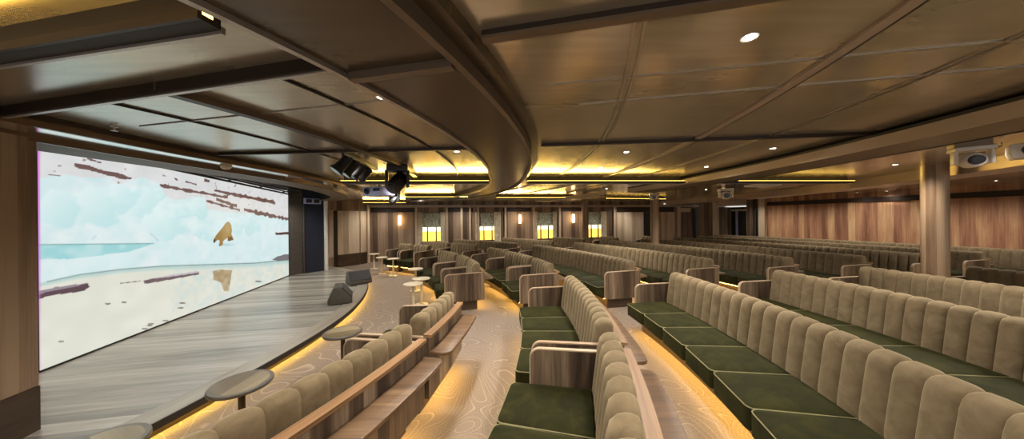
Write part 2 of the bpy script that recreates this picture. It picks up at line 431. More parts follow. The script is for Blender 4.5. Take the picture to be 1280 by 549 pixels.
GA, GB, GC = 'sofas in the near block of rows', 'sofas in the middle block of rows', 'sofas in the far block by the windows'
SOFAS = [
 (6.42, -36.0, -11.3, 'long khaki sofa seen from behind at the lower left, nearest the stage tables', GA, 0),
 (6.42, -10.7, -1.9, 'short khaki sofa seen from behind, its curved shelf at the gold-lit aisle', GA, 0),
 (8.05, -30.0, -10.5, 'sofa at the bottom centre with dark green seat, cut off by the picture edge', GA, 1),
 (8.05, -9.9, 4.9, 'curved second row sofa with three green cushions and twin pale arm edges below', GA, 1),
 (9.72, -24.0, 5.0, 'longest foreground sofa on the right with piped dark green cushions beside the orange carpet', GA, 1),
 (11.42, -16.0, 4.8, 'long khaki sofa directly behind the foreground sofa on the right', GA, 1),
 (13.1, -10.0, 5.2, 'khaki sofa in front of the round wood column at the right', GA, 0),
 (14.75, -6.0, 4.3, 'khaki sofa just behind the round wood column at the right picture edge', GA, 0),
 (6.75, 15.6, 22.0, 'single seat front row sofa with a plain veneer end panel facing the gold-lit aisle', GB, 0),
 (6.75, 22.5, 29.7, 'second front row sofa from the aisle end panel, its rounded back brightly lit', GB, 0),
 (6.75, 30.2, 40.3, 'third front row sofa from the aisle end panel, beside the two small white tables', GB, 0),
 (8.08, 11.9, 18.8, 'short second row sofa with a tall veneer end panel on the centre aisle', GB, 1),
 (8.08, 19.3, 29.8, 'second row sofa just beyond the veneer end panel, two green cushions showing', GB, 1),
 (8.18, 30.3, 38.0, 'farthest second row sofa of the middle block, beside the small lit card', GB, 0),
 (9.72, 11.2, 36.2, 'long third row sofa of the middle block with pale channelled back', GB, 1),
 (11.42, 10.6, 35.0, 'long fourth row sofa of the middle block, right behind the pale third row sofa', GB, 0),
 (13.1, 9.6, 34.0, 'long fifth row sofa of the middle block, two rows behind the pale third row sofa', GB, 0),
 (14.75, 9.0, 33.0, 'long sixth row sofa of the middle block, three rows behind the pale third row sofa', GB, 0),
 (16.4, 8.6, 31.5, 'seventh row sofa of the middle block, its end behind the round wood column', GB, 0),
 (18.0, 8.8, 30.8, 'eighth row sofa with end cap showing right of the round wood column', GB, 0),
 (7.35, 52.6, 59.2, 'small far front row sofa with a veneer end panel below the first window', GC, 0),
 (7.35, 59.8, 65.0, 'farthest front row sofa under the lit wall sconce by the curved wood wall', GC, 0),
 (8.4, 44.0, 53.8, 'far second row sofa just beyond the three rounded front row backs', GC, 0),
 (8.4, 54.4, 65.0, 'far sofa directly below the first window, behind the far front row sofas', GC, 0),
 (9.75, 41.0, 61.5, 'far third row sofa running below the first and second windows', GC, 0),
 (11.4, 39.7, 54.0, 'far fourth row sofa in front of the second and third windows', GC, 0),
 (13.05, 38.7, 46.5, 'far fifth row sofa in front of the third window', GC, 0),
 (14.75, 36.8, 40.6, 'far sixth row sofa in front of the fourth window', GC, 0),
 (16.4, 34.0, 36.4, 'small far sofa left of the middle round column near the doorway', GC, 0),
]
for r, a0, a1, lab, g, pp in SOFAS:
    sofa(r, a0, a1, lab, g, piping=bool(pp), shelf=(r != 7.35))
# the bench along the back wall
sofa(19.55, -4.0, 31.0, 'low dark wall bench along the reddish wood back wall', 'sofas along the back wall', shelf=False, arms=(False, True), name='wall_bench')

# ------------------------------------------------------------------ floor, stage
m = MB(); m.prism([(-9.5, -1.6), (15, -1.6), (15, 17), (-9.5, 17)], -0.06, 0.0)
struct(m.build('floor', M['carpet']))
SE = [(-3.0, 0.2), (-2.95, 1.2), (-2.88, 2.0), (-2.80, 2.7), (-2.76, 3.4), (-2.76, 4.1), (-2.84, 4.9), (-3.00, 5.6), (-3.25, 6.35), (-3.62, 7.2), (-4.02, 7.9), (-4.52, 8.55), (-5.1, 9.15), (-5.75, 9.62), (-6.4, 9.95)]
def smooth_path(pts, n=6):
    out = []
    for i in range(len(pts)-1):
        p0, p1, p2, p3 = pts[max(i-1, 0)], pts[i], pts[i+1], pts[min(i+2, len(pts)-1)]
        for k in range(n):
            t = k/n
            out.append(tuple(0.5*((2*p1[c]) + (-p0[c]+p2[c])*t + (2*p0[c]-5*p1[c]+4*p2[c]-p3[c])*t*t + (-p0[c]+3*p1[c]-3*p2[c]+p3[c])*t**3) for c in range(2)))
    out.append(tuple(pts[-1])); return out
SP = smooth_path(SE)
def offs(path, d): return [(o[0]+e[0]*d, o[1]+e[1]*d) for o, e in lpath(path)]
inner = offs(SP, -0.24); riser = offs(SP, -0.10)
STZ = 0.16
# stage deck: boards laid across it, UV turned to their direction
bd = (Vector(at(218.6, 475, STZ)) - Vector(at(51.7, 490.5, STZ))).xy.normalized()
m = MB(); poly = [(-8.5, 0.2)] + inner + [(-8.5, 9.95)]
m.prism(poly, 0.02, STZ)
m.uv = [[(Vector((m.v[i][0], m.v[i][1])).dot(bd), Vector((m.v[i][0], m.v[i][1])).dot(Vector((-bd.y, bd.x)))) for i in f] for f in m.f]
stg = thing('stage', 'low curved stage with grey plank floor in front of the big screen', 'stage', (-5, 4, 0))
m.build('deck', M['stage'], stg)
m = MB(); m.sweep(rect(-0.238, 0.0, STZ-0.06, STZ+0.002), lpath(SP)); m.build('border_board', M['nosing'], stg)
m = MB(); m.sweep(rect(0.001, 0.014, STZ-0.06, STZ+0.001), lpath(SP)); m.build('edge_trim', M['dark'], stg)
m = MB(); m.sweep(rect(-0.13, -0.10, 0.0, STZ-0.061), lpath(SP)); m.build('riser', M['darkwood'], stg)
m = MB(); m.sweep(rect(-0.095, -0.06, STZ-0.078, STZ-0.062), lpath(SP)); m.build('light_strip', M['stage_led'], stg)

# ------------------------------------------------------------------ the big screen
S0 = Vector(at(49.5, 466, STZ)).xy; S1 = Vector(at(361, 345, STZ)).xy
sd = (S1-S0).normalized(); sn = Vector((sd.y, -sd.x)); SL = (S1-S0).length
ZB, ZT = STZ+0.02, 2.60
def project(x, y, z):
    u, v = x*F/y, -(z-H)*F/y; c, s = math.cos(PHI), math.sin(PHI)
    return (X0 + u*c + v*s, Y0 + v*c - u*s)
def screen_paint(nx, nz):
    rs = np.random.RandomState(3)
    def vnoise(shape, cell):
        gy, gx = shape[0]//cell + 3, shape[1]//cell + 3; g = rs.rand(gy, gx)
        yy = np.arange(shape[0])/cell; xx = np.arange(shape[1])/cell
        iy, ix = yy.astype(int), xx.astype(int); fy, fx = (yy-iy)[:, None], (xx-ix)[None]
        fy, fx = fy*fy*(3-2*fy), fx*fx*(3-2*fx)
        a = g[np.ix_(iy, ix)]; b = g[np.ix_(iy, ix+1)]; c = g[np.ix_(iy+1, ix)]; d = g[np.ix_(iy+1, ix+1)]
        return (a*(1-fx)+b*fx)*(1-fy) + (c*(1-fx)+d*fx)*fy
    s = np.linspace(0, 1, nx); t = np.linspace(0, 1, nz)
    X = np.zeros((nz, nx)); Y = np.zeros((nz, nx))
    for j in range(nx):
        p = S0 + (S1-S0)*s[j]
        for i, z in ((0, ZB), (nz-1, ZT)): X[i, j], Y[i, j] = project(p.x, p.y, z)
        X[:, j] = X[0, j] + (X[-1, j]-X[0, j])*t; Y[:, j] = Y[0, j] + (Y[-1, j]-Y[0, j])*t
    sh = (nz, nx); n8, n16, n30, n4 = vnoise(sh, 8), vnoise(sh, 16), vnoise(sh, 34), vnoise(sh, 4)
    col = np.zeros(sh + (3,))
    def line(pts): 
        xs, ys = zip(*pts); return np.interp(X, xs, ys)
    def put(mask, c, soft=None):
        a = mask.astype(float) if soft is None else soft
        for k in range(3): col[..., k] = col[..., k]*(1-a) + c[k]*a
    def inpoly(poly):
        r = np.zeros(sh, bool); n = len(poly)
        for i in range(n):
            (x1, y1), (x2, y2) = poly[i], poly[(i+1) % n]
            if y1 == y2: continue
            c = ((y1 > Y) != (y2 > Y)) & (X < (x2-x1)*(Y-y1)/(y2-y1)+x1); r ^= c
        return r
    tone = (n16*0.5+n8*0.3+n4*0.2)
    # snowy hillside
    for k, (lo, hi) in enumerate(((214, 232), (215, 233), (215, 233))): col[..., k] = lo + (hi-lo)*tone
    for seg, w in ((((93, 206), (165, 224)), 3.4), (((109, 198), (127, 204)), 2.0), (((79, 186), (93, 190)), 2.2), (((52, 182), (62, 184)), 1.4),
                   (((200, 232), (285, 247)), 2.6), (((258, 251), (300, 263)), 2.2), (((270, 249), (296, 258)), 3.0), (((305, 262), (361, 275)), 3.6), (((268, 238), (344, 254)), 2.6),
                   (((255, 225), (262, 227)), 2.2), (((269, 229), (272, 241)), 2.4), (((300, 245), (342, 252)), 3.0), (((218, 223), (222, 225)), 1.6), (((232, 227), (246, 231)), 1.4), (((60, 218), (75, 221)), 1.2)):
        (x1, y1), (x2, y2) = seg; tt = np.clip((X-x1)/(x2-x1), 0, 1); dist = np.abs(Y-(y1+(y2-y1)*tt)); ok = (X >= x1) & (X <= x2)
        put(None, (96, 66, 62), soft=np.where(ok & (dist < w*(0.25+0.9*n8)), 0.85, 0.0))
    put(None, (120, 100, 100), soft=np.where((n4 > 0.87) & (n16 > 0.55) & (Y < 262), 0.6, 0))
    # ice
    top = line([(40, 221), (60, 222), (80, 218), (100, 221), (118, 224), (136, 221), (150, 231), (165, 224), (178, 222), (198, 229), (207, 244), (218, 250), (232, 250), (240, 246), (256, 247), (259, 262), (285, 266), (320, 268), (361, 276)]) + (n8-0.5)*3
    ice = Y > top
    cI = np.stack([192+50*(tone**0.8), 228+16*tone, 231+14*tone], -1)
    lum = np.clip((n30-0.35)*1.6, 0, 1)[..., None]
    cI = cI*(0.5+0.5*lum) + np.array([210, 238, 240])*(0.5-0.5*lum)
    col[ice] = cI[ice]
    for cx, cy, rx, ry in ((180, 256, 17, 25), (198, 244, 12, 13), (208, 280, 26, 22), (246, 257, 13, 14), (225, 262, 14, 10), (152, 250, 22, 18), (120, 262, 34, 26), (75, 262, 32, 30), (250, 290, 14, 12), (300, 280, 26, 10)):
        wx, wy = X+(n16-.5)*16+(n4-.5)*5, Y+(n8-.5)*12+(n30-.5)*10
        q = ((wx-cx)/rx)**2 + ((wy-cy)/ry)**2
        sh_ = np.clip((wx-cx)/rx*0.5 + (wy-cy)/ry*0.6, -1, 1)
        base = np.stack([206-34*sh_, 236-16*sh_, 238-12*sh_], -1)
        a = np.clip((1.0-q)*1.8, 0, 0.7)*(Y > top)
        for k in range(3): col[..., k] = col[..., k]*(1-a) + base[..., k]*a
    for (x1, y1), (x2, y2), w in (((188, 292), (198, 301), 0.6), ((115, 299), (121, 294), 0.5)):
        L2 = (x2-x1)**2+(y2-y1)**2; tt = np.clip(((X-x1)*(x2-x1)+(Y-y1)*(y2-y1))/L2, 0, 1); dd = np.hypot(X-x1-tt*(x2-x1), Y-y1-tt*(y2-y1))
        put(None, (140, 186, 192), soft=np.clip(1-dd/w/1.6, 0, 1)*0.7)
    # turquoise pool and lower ice shelf
    put(inpoly([(40, 306), (120, 305), (192, 304.5), (180, 309), (160, 315), (120, 320), (90, 324), (40, 324)]), (158, 214, 218))
    put(None, (205, 232, 234), soft=inpoly([(40, 306), (120, 305), (192, 304.5), (160, 315), (90, 324), (40, 324)])*np.clip((n8-0.5)*1.5, 0, 0.6))
    put(None, (96, 140, 136), soft=np.clip(1-np.abs(Y-line([(40, 306), (192, 304.5), (361, 304.5)]))/1.0, 0, 1)*(X < 192)*0.8)
    # shore
    wl = line([(40, 356), (60, 352), (100, 343.5), (150, 337), (200, 333), (260, 331), (320, 329), (361, 325)])
    wat = Y > wl
    cw = np.stack([222+10*n16, 224+8*n16, 210+10*n16], -1); col[wat] = cw[wat]
    put(None, (150, 200, 204), soft=np.clip(1-np.abs(Y-wl-2)/4, 0, 1)*0.6)
    put(None, (88, 110, 104), soft=np.clip(1-np.abs(Y-wl)/1.0, 0, 1)*0.8*(X > 58))
    put(None, (196, 218, 220), soft=((X > 215) & wat)*np.clip((n8-0.35), 0, 0.7))
    put(inpoly([(48, 366), (62, 362), (80, 359), (98, 356), (110, 354), (112, 359), (104, 364), (84, 367), (66, 369), (48, 374)]), (92, 70, 82))
    put(inpoly([(48, 364), (70, 359), (96, 355.5), (109, 354), (98, 357.5), (70, 363), (48, 368)]), (150, 138, 148))
    put(inpoly([(179, 351), (200, 347), (230, 342), (249, 339.5), (249, 343), (225, 347.5), (200, 352), (181, 355)]), (112, 92, 98))
    put(inpoly([(182, 349.5), (215, 343.5), (248, 339), (248, 341), (210, 346.5)]), (196, 190, 196))
    put(inpoly([(150, 353.6), (176, 351), (176, 352), (150, 355)]), (140, 130, 130))
    for x, y in ((135, 380), (155, 378), (187, 407), (181, 411), (226, 385), (189, 405), (76, 427), (207, 401), (323, 352), (228, 379)):
        put(((X-x)/4)**2 + ((Y-y)/0.9)**2 < 1, (110, 100, 92))
    put(None, (150, 112, 60), soft=np.where(inpoly([(266, 339), (275, 337), (290, 338), (288, 352), (286, 364), (280, 364), (276, 353), (267, 350)]), 0.35+0.4*n8, 0))
    put(inpoly([(340, 325), (346, 321), (356, 318), (363, 318), (363, 325), (350, 326.5)]), (120, 118, 120))
    put(inpoly([(344, 291), (352, 290.5), (363, 290), (363, 293), (345, 294)]), (90, 62, 60))
    # polar bear walking on the ice
    bear = [(267, 303.3), (267, 300), (268.6, 296.4), (271.4, 292.8), (275, 288), (279, 283.6), (281.8, 279.2), (284.6, 277), (287, 278), (289, 281.6), (289.9, 287.2), (289.5, 292.8), (290.7, 296.8), (292, 299.6), (290.3, 300.5), (287.5, 301.3), (285, 301.7), (284.6, 299.2), (285, 297.2), (283.4, 298.4), (280.6, 300), (278.6, 302), (279, 305.3), (277, 307.3), (273.4, 307.7), (274.2, 304.9), (274.6, 300.9), (272.2, 300), (270.2, 301.3), (268.6, 303.3)]
    ib = inpoly(bear)
    put(ib, (176, 146, 92))
    put(None, (146, 112, 56), soft=ib*np.clip((281-X)/8, 0, 0.7)*np.clip((Y-286)/8, 0, 1))
    put(None, (106, 72, 40), soft=ib*(X > 284.5)*np.clip((Y-295)/3, 0, 0.8))
    put(None, (198, 172, 118), soft=ib*np.clip(1-(((X-285)/4)**2+((Y-285)/7)**2), 0, 0.5))
    put(inpoly([(266.9, 303.4), (266.9, 299.6), (269, 299), (269.4, 301.8), (268.4, 303.4)]), (34, 26, 22))
    put(None, (150, 190, 196), soft=np.clip(1-(((X-283)/12)**2+((Y-306)/2.2)**2), 0, 1)*0.5*(~inpoly(bear)))
    put(None, (214, 120, 214), soft=np.clip(1-(X-49.3)/1.6, 0, 1)*0.8)  # pink fringe reflected at the screen edge, painted into the picture
    return np.clip(col, 0, 255), s, t
NX, NZ = 460, 250
colr, ss, tt_ = screen_paint(NX, NZ)
v = [(S0.x+(S1.x-S0.x)*a, S0.y+(S1.y-S0.y)*a, ZB+(ZT-ZB)*b) for b in tt_ for a in ss]
f = [(i*NX+j, i*NX+j+1, (i+1)*NX+j+1, (i+1)*NX+j) for i in range(NZ-1) for j in range(NX-1)]
me = bpy.data.meshes.new('picture')
scr = thing('video_wall', 'huge lit screen showing a polar bear on arctic ice behind the stage', 'screen', (S0.x, S0.y, STZ))
me.from_pydata([(x-S0.x, y-S0.y, z-STZ) for x, y, z in v], [], f)
lc = colr.reshape(-1, 3)/255.0; lc = np.where(lc <= 0.04045, lc/12.92, ((lc+0.055)/1.055)**2.4)
att = me.color_attributes.new('picture', 'FLOAT_COLOR', 'POINT'); att.data.foreach_set('color', np.concatenate([lc, np.ones((len(lc), 1))], 1).astype(np.float32).ravel())
pm, nt, b = new_mat('screen_picture'); ca = N(nt, 'ShaderNodeVertexColor'); ca.layer_name = 'picture'
nt.links.new(ca.outputs['Color'], b.inputs['Emission Color']); b.inputs['Emission Strength'].default_value = 1.0; b.inputs['Base Color'].default_value = (0.01, 0.01, 0.01, 1); b.inputs['Roughness'].default_value = 0.35
SCREEN_B = b
me.materials.append(pm); po = bpy.data.objects.new('picture', me); C.objects.link(po); po.parent = scr
m = MB(); m.sweep(rect(-0.10, -0.004, ZB, ZT), lpath([tuple(S0), tuple(S1)])); m.build('cabinet', M['black'], scr)
m = MB(); m.sweep(rect(-0.10, 0.012, STZ+0.001, ZB-0.001), lpath([tuple(S0), tuple(S1)])); m.build('bottom_frame', M['black'], scr)

# black lighting bars hung in front of the screen's upper edge
tr0 = thing('lighting_truss', 'black lighting bars running along the upper edge of the screen', 'truss', (S0.x, S0.y, 2.5))
for d, z0, z1, rr in ((.06, 2.615, 2.50, .022), (.16, 2.64, 2.53, .016), (.26, 2.66, 2.56, .014), (.40, 2.70, 2.60, .02)):
    m = MB(); p, q = S0 + sn*d + sd*.2, S1 + sn*d - sd*.02; m.tube([(p.x, p.y, z0), (q.x, q.y, z1)], rr, 8); m.build('truss_bar', M['black'], tr0, smooth=40)
for k in (.12, .32, .52, .72, .92):
    p = S0.lerp(S1, k); z = 2.66-.1*k; m = MB(); a, b2 = p + sn*.05, p + sn*.41; m.tube([(a.x, a.y, z-.04), (b2.x, b2.y, z+.04), (b2.x, b2.y, 2.859)], .012, 8); m.build('truss_bracket', M['black'], tr0, smooth=40)

# ------------------------------------------------------------------ walls
def wallpath(name, pts, z0, z1, mat, th=0.12, side=1):
    m = MB(); m.sweep(rect(-th, 0.0, z0, z1) if side == 1 else rect(0, th, z0, z1), lpath(pts)); return struct(m.build(name, mat))
# wing wall left of the screen
wl = [(-3.35, 0.75), (-3.66, 2.22)]
wallpath('wall_stage_wing', wl, 0.50, 2.40, M['far_wood'], 0.10)
wallpath('baseboard_stage_wing', [(wl[0][0]+.012, wl[0][1]), (wl[1][0]+.012, wl[1][1])], STZ+.001, 0.498, M['darkwood'], 0.11)
wallpath('wall_stage_return', [(-3.675, 2.224), (-5.3, 2.9)], STZ+.001, 2.85, M['greypanel'], 0.05)
# right of the screen: grey panel, navy panel, white pole
e1 = S1 + sd*0.005
g1 = at(379, 342, STZ)[:2]; g2 = at(405, 338.5, STZ)[:2]
wallpath('wall_stage_side', [tuple(e1+sn*0.02), g1], STZ+.001, 2.85, M['greypanel'], 0.06)
wallpath('trim_1', [g1, g2], STZ+.001, 2.85, M['navy'], 0.06)
pl = at(408, 338, STZ)
m = MB(); m.tube([(pl[0], pl[1], STZ+.001), (pl[0], pl[1], 2.37)], 0.055, 14); o = m.build('white_pole', M['white'], None, smooth=40)
tag(o, 'slim white pole standing at the far end of the stage', 'pole')
m = MB(); q = at(377, 342, STZ); m.tube([(q[0]+.08, q[1], STZ+.001), (q[0]+.08, q[1], 2.25)], 0.02, 10); tag(m.build('cable_pipe', M['greypanel'], None, smooth=40), 'thin grey pipe in front of the navy panel beside the screen', 'pipe')
# wood wall between the stage and the far wall
a_, b_, c_ = at(411, 336, 0)[:2], at(450, 330.5, 0)[:2], at(460, 328.6, 0)[:2]
def lerp2(p, q, t): return (p[0]+(q[0]-p[0])*t, p[1]+(q[1]-p[1])*t)
wallpath('wall_stage_left', [(-6.75, 9.9), a_, b_, c_], 0.0, 2.499, M['far_wood'], 0.2)
k0, k1 = lerp2(a_, b_, 0.27), lerp2(a_, b_, 0.985)
def panel(name, p, q, z0, z1, mat, th=0.02):
    m = MB(); m.sweep(rect(0.001, th, z0, z1), lpath([p, q])); return struct(m.build(name, mat))
panel('trim_2', k0, k1, 0.46, 2.1, M['pale_wood'])
panel('trim_3', a_, lerp2(a_, b_, .14), 0.40, 2.12, M['pale_wood'])
panel('trim_4', lerp2(a_, b_, .15), lerp2(a_, b_, .265), 0.0, 2.1, M['bar_dark'], .012)
panel('baseboard_stage_left', k0, k1, 0.0, 0.455, M['darkwood'], .03)
panel('trim_5', lerp2(b_, c_, .06), lerp2(b_, c_, .82), 0.46, 2.1, M['pale_wood'])
panel('baseboard_stage_end', lerp2(b_, c_, .06), lerp2(b_, c_, .82), 0.0, 0.455, M['darkwood'], .03)
m = MB(); m.tube([(c_[0]+.03, c_[1]-.02, 0), (c_[0]+.03, c_[1]-.02, 2.36)], 0.05, 12); struct(m.build('trim_6', M['pale_wood'], None, smooth=40))
# far wall with windows
def fw(x): return (x, 13.14 + 0.2*x)
FD = Vector((1, 0.2)).normalized(); FN = Vector((FD.y, -FD.x))     # FN points into the room
def fwp(u, d=0.0): p = Vector(fw(0)) + FD*u + FN*d; return (p.x, p.y)
def ux(px):  # position along the far wall seen at photo column px
    k = (px-X0)/F; Y = 13.14/(1-0.2*k); return (k*Y)*math.sqrt(1.04)
uL, uR = ux(459), 11.6
wins = [ux(539.5), ux(610), ux(681), ux(744)]; WW, WZ0, WZ1 = 1.02, 0.75, 2.02
segs = []; cur = uL
for w in wins: segs.append((cur, w-WW/2)); cur = w+WW/2
segs.append((cur, uR))
m = MB()
for s0, s1 in segs: m.sweep(rect(-0.15, 0, 0, 2.499), lpath([fwp(s0), fwp(s1)]))
for w in wins:
    m.sweep(rect(-0.15, 0, 0, WZ0), lpath([fwp(w-WW/2), fwp(w+WW/2)])); m.sweep(rect(-0.15, 0, WZ1, 2.499), lpath([fwp(w-WW/2), fwp(w+WW/2)]))
struct(m.build('wall_far', M['far_wood']))
ti = 7
def ftrim(u0, u1, z0, z1, d0, d1, mat):
    global ti
    m = MB(); m.sweep(rect(-d1, -d0, z0, z1), [(o, (-e[0], -e[1])) for o, e in lpath([fwp(u0), fwp(u1)])]); o = struct(m.build('trim_%d' % ti, mat)); ti += 1; return o
for s0, s1 in segs[:-1]: ftrim(s0+.16, s1-.16, 2.06, 2.24, 0.001, 0.03, M['bar_dark'])
ftrim(uL+.02, uR-.02, 2.262, 2.36, 0.001, 0.12, M['fascia'])
for px in (461.5, 520.5, 558.5, 577, 587.5, 597.5, 631.5, 667, 699, 728, 767):
    u = ux(px); ftrim(u-.045, u+.045, 0, 2.255, 0.031, 0.09, M['pale_wood'])
ftrim(ux(771), ux(804), 0.5, 2.0, 0.001, 0.02, M['pale_wood'])
ftrim(ux(804.5), ux(813), 0.0, 2.0, 0.001, 0.02, M['black'])
ftrim(ux(771), ux(842), 2.01, 2.25, 0.001, 0.03, M['bar_dark'])
ftrim(ux(826), ux(844), 0.0, 2.0, 0.001, 0.02, M['pale_wood'])
ftrim(ux(845), ux(849), 0.0, 2.26, 0.001, 0.10, M['pale_wood'])
ftrim(ux(850), ux(862), 2.0, 2.2, 0.001, 0.06, M['cream'])
ftrim(ux(866), ux(869), 0.0, 2.2, 0.001, 0.04, M['bar_dark'])
for i, w in enumerate(wins):
    m = MB(); P_ = lambda u0, u1, z0, z1, d0, d1: m.sweep(rect(d0, d1, z0, z1), [(o, (-e[0], -e[1])) for o, e in lpath([fwp(u0), fwp(u1)])])
    fr = .05; a, b2 = w-WW/2, w+WW/2
    P_(a, a+fr, WZ0, WZ1, .02, .10); P_(b2-fr, b2, WZ0, WZ1, .02, .10); P_(a+fr, b2-fr, WZ0, WZ0+fr, .02, .10); P_(a+fr, b2-fr, WZ1-fr, WZ1, .02, .10)
    for k in (.32, .68): P_(a+WW*k-.025, a+WW*k+.025, WZ0+fr, WZ1-fr, .03, .09)
    wf = m.build('window_%d' % (i+1), M['frame']); struct(wf)
    m = MB(); P_(a+fr, b2-fr, WZ0+fr, WZ1-fr, .055, .06); m.build('pane', M['glass'], wf)
    m = MB(); P_(a+.01, b2-.01, WZ1-.62, WZ1-.005, .004, .012); bl = m.build('roller_blind', M['blind'])
    nm = ['first', 'second', 'third', 'fourth'][i]
    tag(bl, 'half-lowered grey-green roller blind in the %s window from the stage' % nm, 'blind', 'roller blinds in the far windows')
    for sd_ in (-1, 1):
        wd = .30 if (i, sd_) in ((3, 1), (1, 1)) else .2
        m = MB(); n = 36; th = []
        for k in range(n+1):
            u = (a-.06+wd*k/n) if sd_ < 0 else (b2+.06-wd+wd*k/n)
            d = .05 + .022*math.sin(k/n*2*PI*5)
            p = fwp(u, d); p2 = fwp(u, d+.006)
            th.append((p, p2))
        b0 = len(m.v)
        for p, p2 in th: m.v += [(p[0], p[1], .30), (p[0], p[1], 2.05), (p2[0], p2[1], .30), (p2[0], p2[1], 2.05)]
        for k in range(n):
            q = b0+k*4
            m.face((q, q+4, q+5, q+1)); m.face((q+2, q+3, q+7, q+6)); m.face((q+1, q+5, q+7, q+3)); m.face((q, q+2, q+6, q+4))
        m.face((b0, b0+1, b0+3, b0+2)); q = b0+n*4; m.face((q, q+2, q+3, q+1))
        c = m.build('curtain', M['curtain'], None, smooth=60)
        tag(c, 'ivory curtain hanging at the %s side of the %s window from the stage' % ('stage' if sd_ < 0 else 'doorway', nm), 'curtain', 'curtains at the far windows')
    # glowing backdrop outside the windows, daylight put into its emission
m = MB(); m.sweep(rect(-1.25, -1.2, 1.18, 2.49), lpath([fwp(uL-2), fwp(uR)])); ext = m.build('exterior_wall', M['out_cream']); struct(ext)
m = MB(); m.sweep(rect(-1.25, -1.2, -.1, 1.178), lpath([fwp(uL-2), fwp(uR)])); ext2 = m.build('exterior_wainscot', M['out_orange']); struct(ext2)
# sconces
def sconce(px, label):
    u = ux(px); p = fwp(u, .03)
    t = thing('wall_sconce', label, 'wall lamp', (p[0], p[1], 1.72), 'glowing wall sconces on the far wall')
    m = MB(); q = fwp(u, .012); m.box((q[0], q[1], 1.72), (.12, .022, .34), math.atan2(FD.y, FD.x)); m.build('back_plate', M['bar'], t)
    q = fwp(u, .075); m = MB(); m.lathe([(.0, -.2), (.05, -.19), (.056, 0), (.05, .19), (0, .2)], (q[0], q[1], 1.72), 16); m.build('glass_shade', M['sconce'], t, smooth=60)
sconce(500, 'glowing amber sconce on the dark wood wall left of the first window')
sconce(649.5, 'glowing amber sconce between the second and third windows')
sconce(716, 'glowing amber sconce between the third and fourth windows')
# back wall
RW = 20.0
m = MB(); m.sweep(rect(0, .12, 0, 2.499), arc(RW, -12, 26.4, 1.0)); struct(m.build('wall_back', M['wall_wood']))
m = MB(); m.sweep(rect(-.03, -.001, 2.185, 2.34), arc(RW, -12, 26.4, 1.0)); struct(m.build('trim_%d' % ti, M['bar_dark'])); ti += 1
# back corner: pillars and dark doorway
def ang(px, r=RW):
    k = (px-X0)/F; hi = 30.0; lo = hi
    near = (k*PX+PY)/(k*k+1)
    while lo > near and math.hypot(k*lo-PX, lo-PY) > r: lo -= 0.05
    for _ in range(60):
        mid = (lo+hi)/2
        if math.hypot(k*mid-PX, mid-PY) < r: lo = mid
        else: hi = mid
    return math.degrees(math.atan2(lo-PY, k*lo-PX))
def bw(px0, px1, z0, z1, d0, d1, mat, name=None):
    global ti
    m = MB(); m.sweep(rect(d0, d1, z0, z1), arc(RW, min(ang(px0), ang(px1)), max(ang(px0), ang(px1)), 1.0))
    if name is None: name = 'trim_%d' % ti; ti += 1
    return struct(m.build(name, mat))
bw(951, 959, 0, 2.499, -.22, -.001, M['pale_wood'])
bw(943.5, 950.5, 0, 2.03, .06, .10, M['black'], 'door_2')
bw(935, 943, 0, 2.499, -.14, .12, M['walnut'])
bw(943.2, 950.8, 2.035, 2.499, 0, .1, M['walnut'])
bw(892, 897, 0, 2.499, -.12, .12, M['pale_wood'])
bw(874, 891.5, 0, 2.499, 0, .12, M['far_wood'])
bw(897.5, 934.5, 2.24, 2.499, -.08, .1, M['fascia'])
d1 = bw(898, 934.5, 0, 2.2, .9, .98, M['black'], 'wall_doorway_recess')
bw(898, 904, 0, 2.2, .1, .85, M['walnut'])
bw(904, 934, 2.0, 2.1, .8, .88, M['cream'])
bw(909.5, 912, 0.3, 2.0, .78, .84, M['lavender'])  # lilac colour stands in for the bluish light in the recess
bw(929, 935.5, 0.2, 1.62, .70, .76, M['white'], 'door_1')
bw(931, 933, 0.0, 1.5, .62, .69, M['bar_dark'])

# columns
def column(px, r, rad, label, z1=2.499):
    a = ang(px, r); p = pol(r, a, 0)
    m = MB(); n = 40
    for z in (0.0, z1):
        for k in range(n): m.v.append((p[0]+rad*math.cos(2*PI*k/n), p[1]+rad*math.sin(2*PI*k/n), z))
    for k in range(n):
        q = (k+1) % n; u0, u1 = 2*PI*rad*k/n, 2*PI*rad*(k+1)/n
        m.face((k, q, n+q, n+k), [(u0, 0), (u1, 0), (u1, z1), (u0, z1)])
    m.face(list(range(n))[::-1]); m.face([n+k for k in range(n)])
    o = m.build('column', M['column'], None, smooth=40); o['kind'] = 'structure'; return p
M['column'] = wood('column_veneer', [(108, 84, 62), (146, 118, 90), (176, 150, 120)], across=7, along=0.4, board=0.1, jitter=0.3, rough=0.35)
column(1168.5, 13.58, 0.13, ''); column(818.5, 13.58, 0.135, ''); column(731.5, 13.62, 0.13, '')

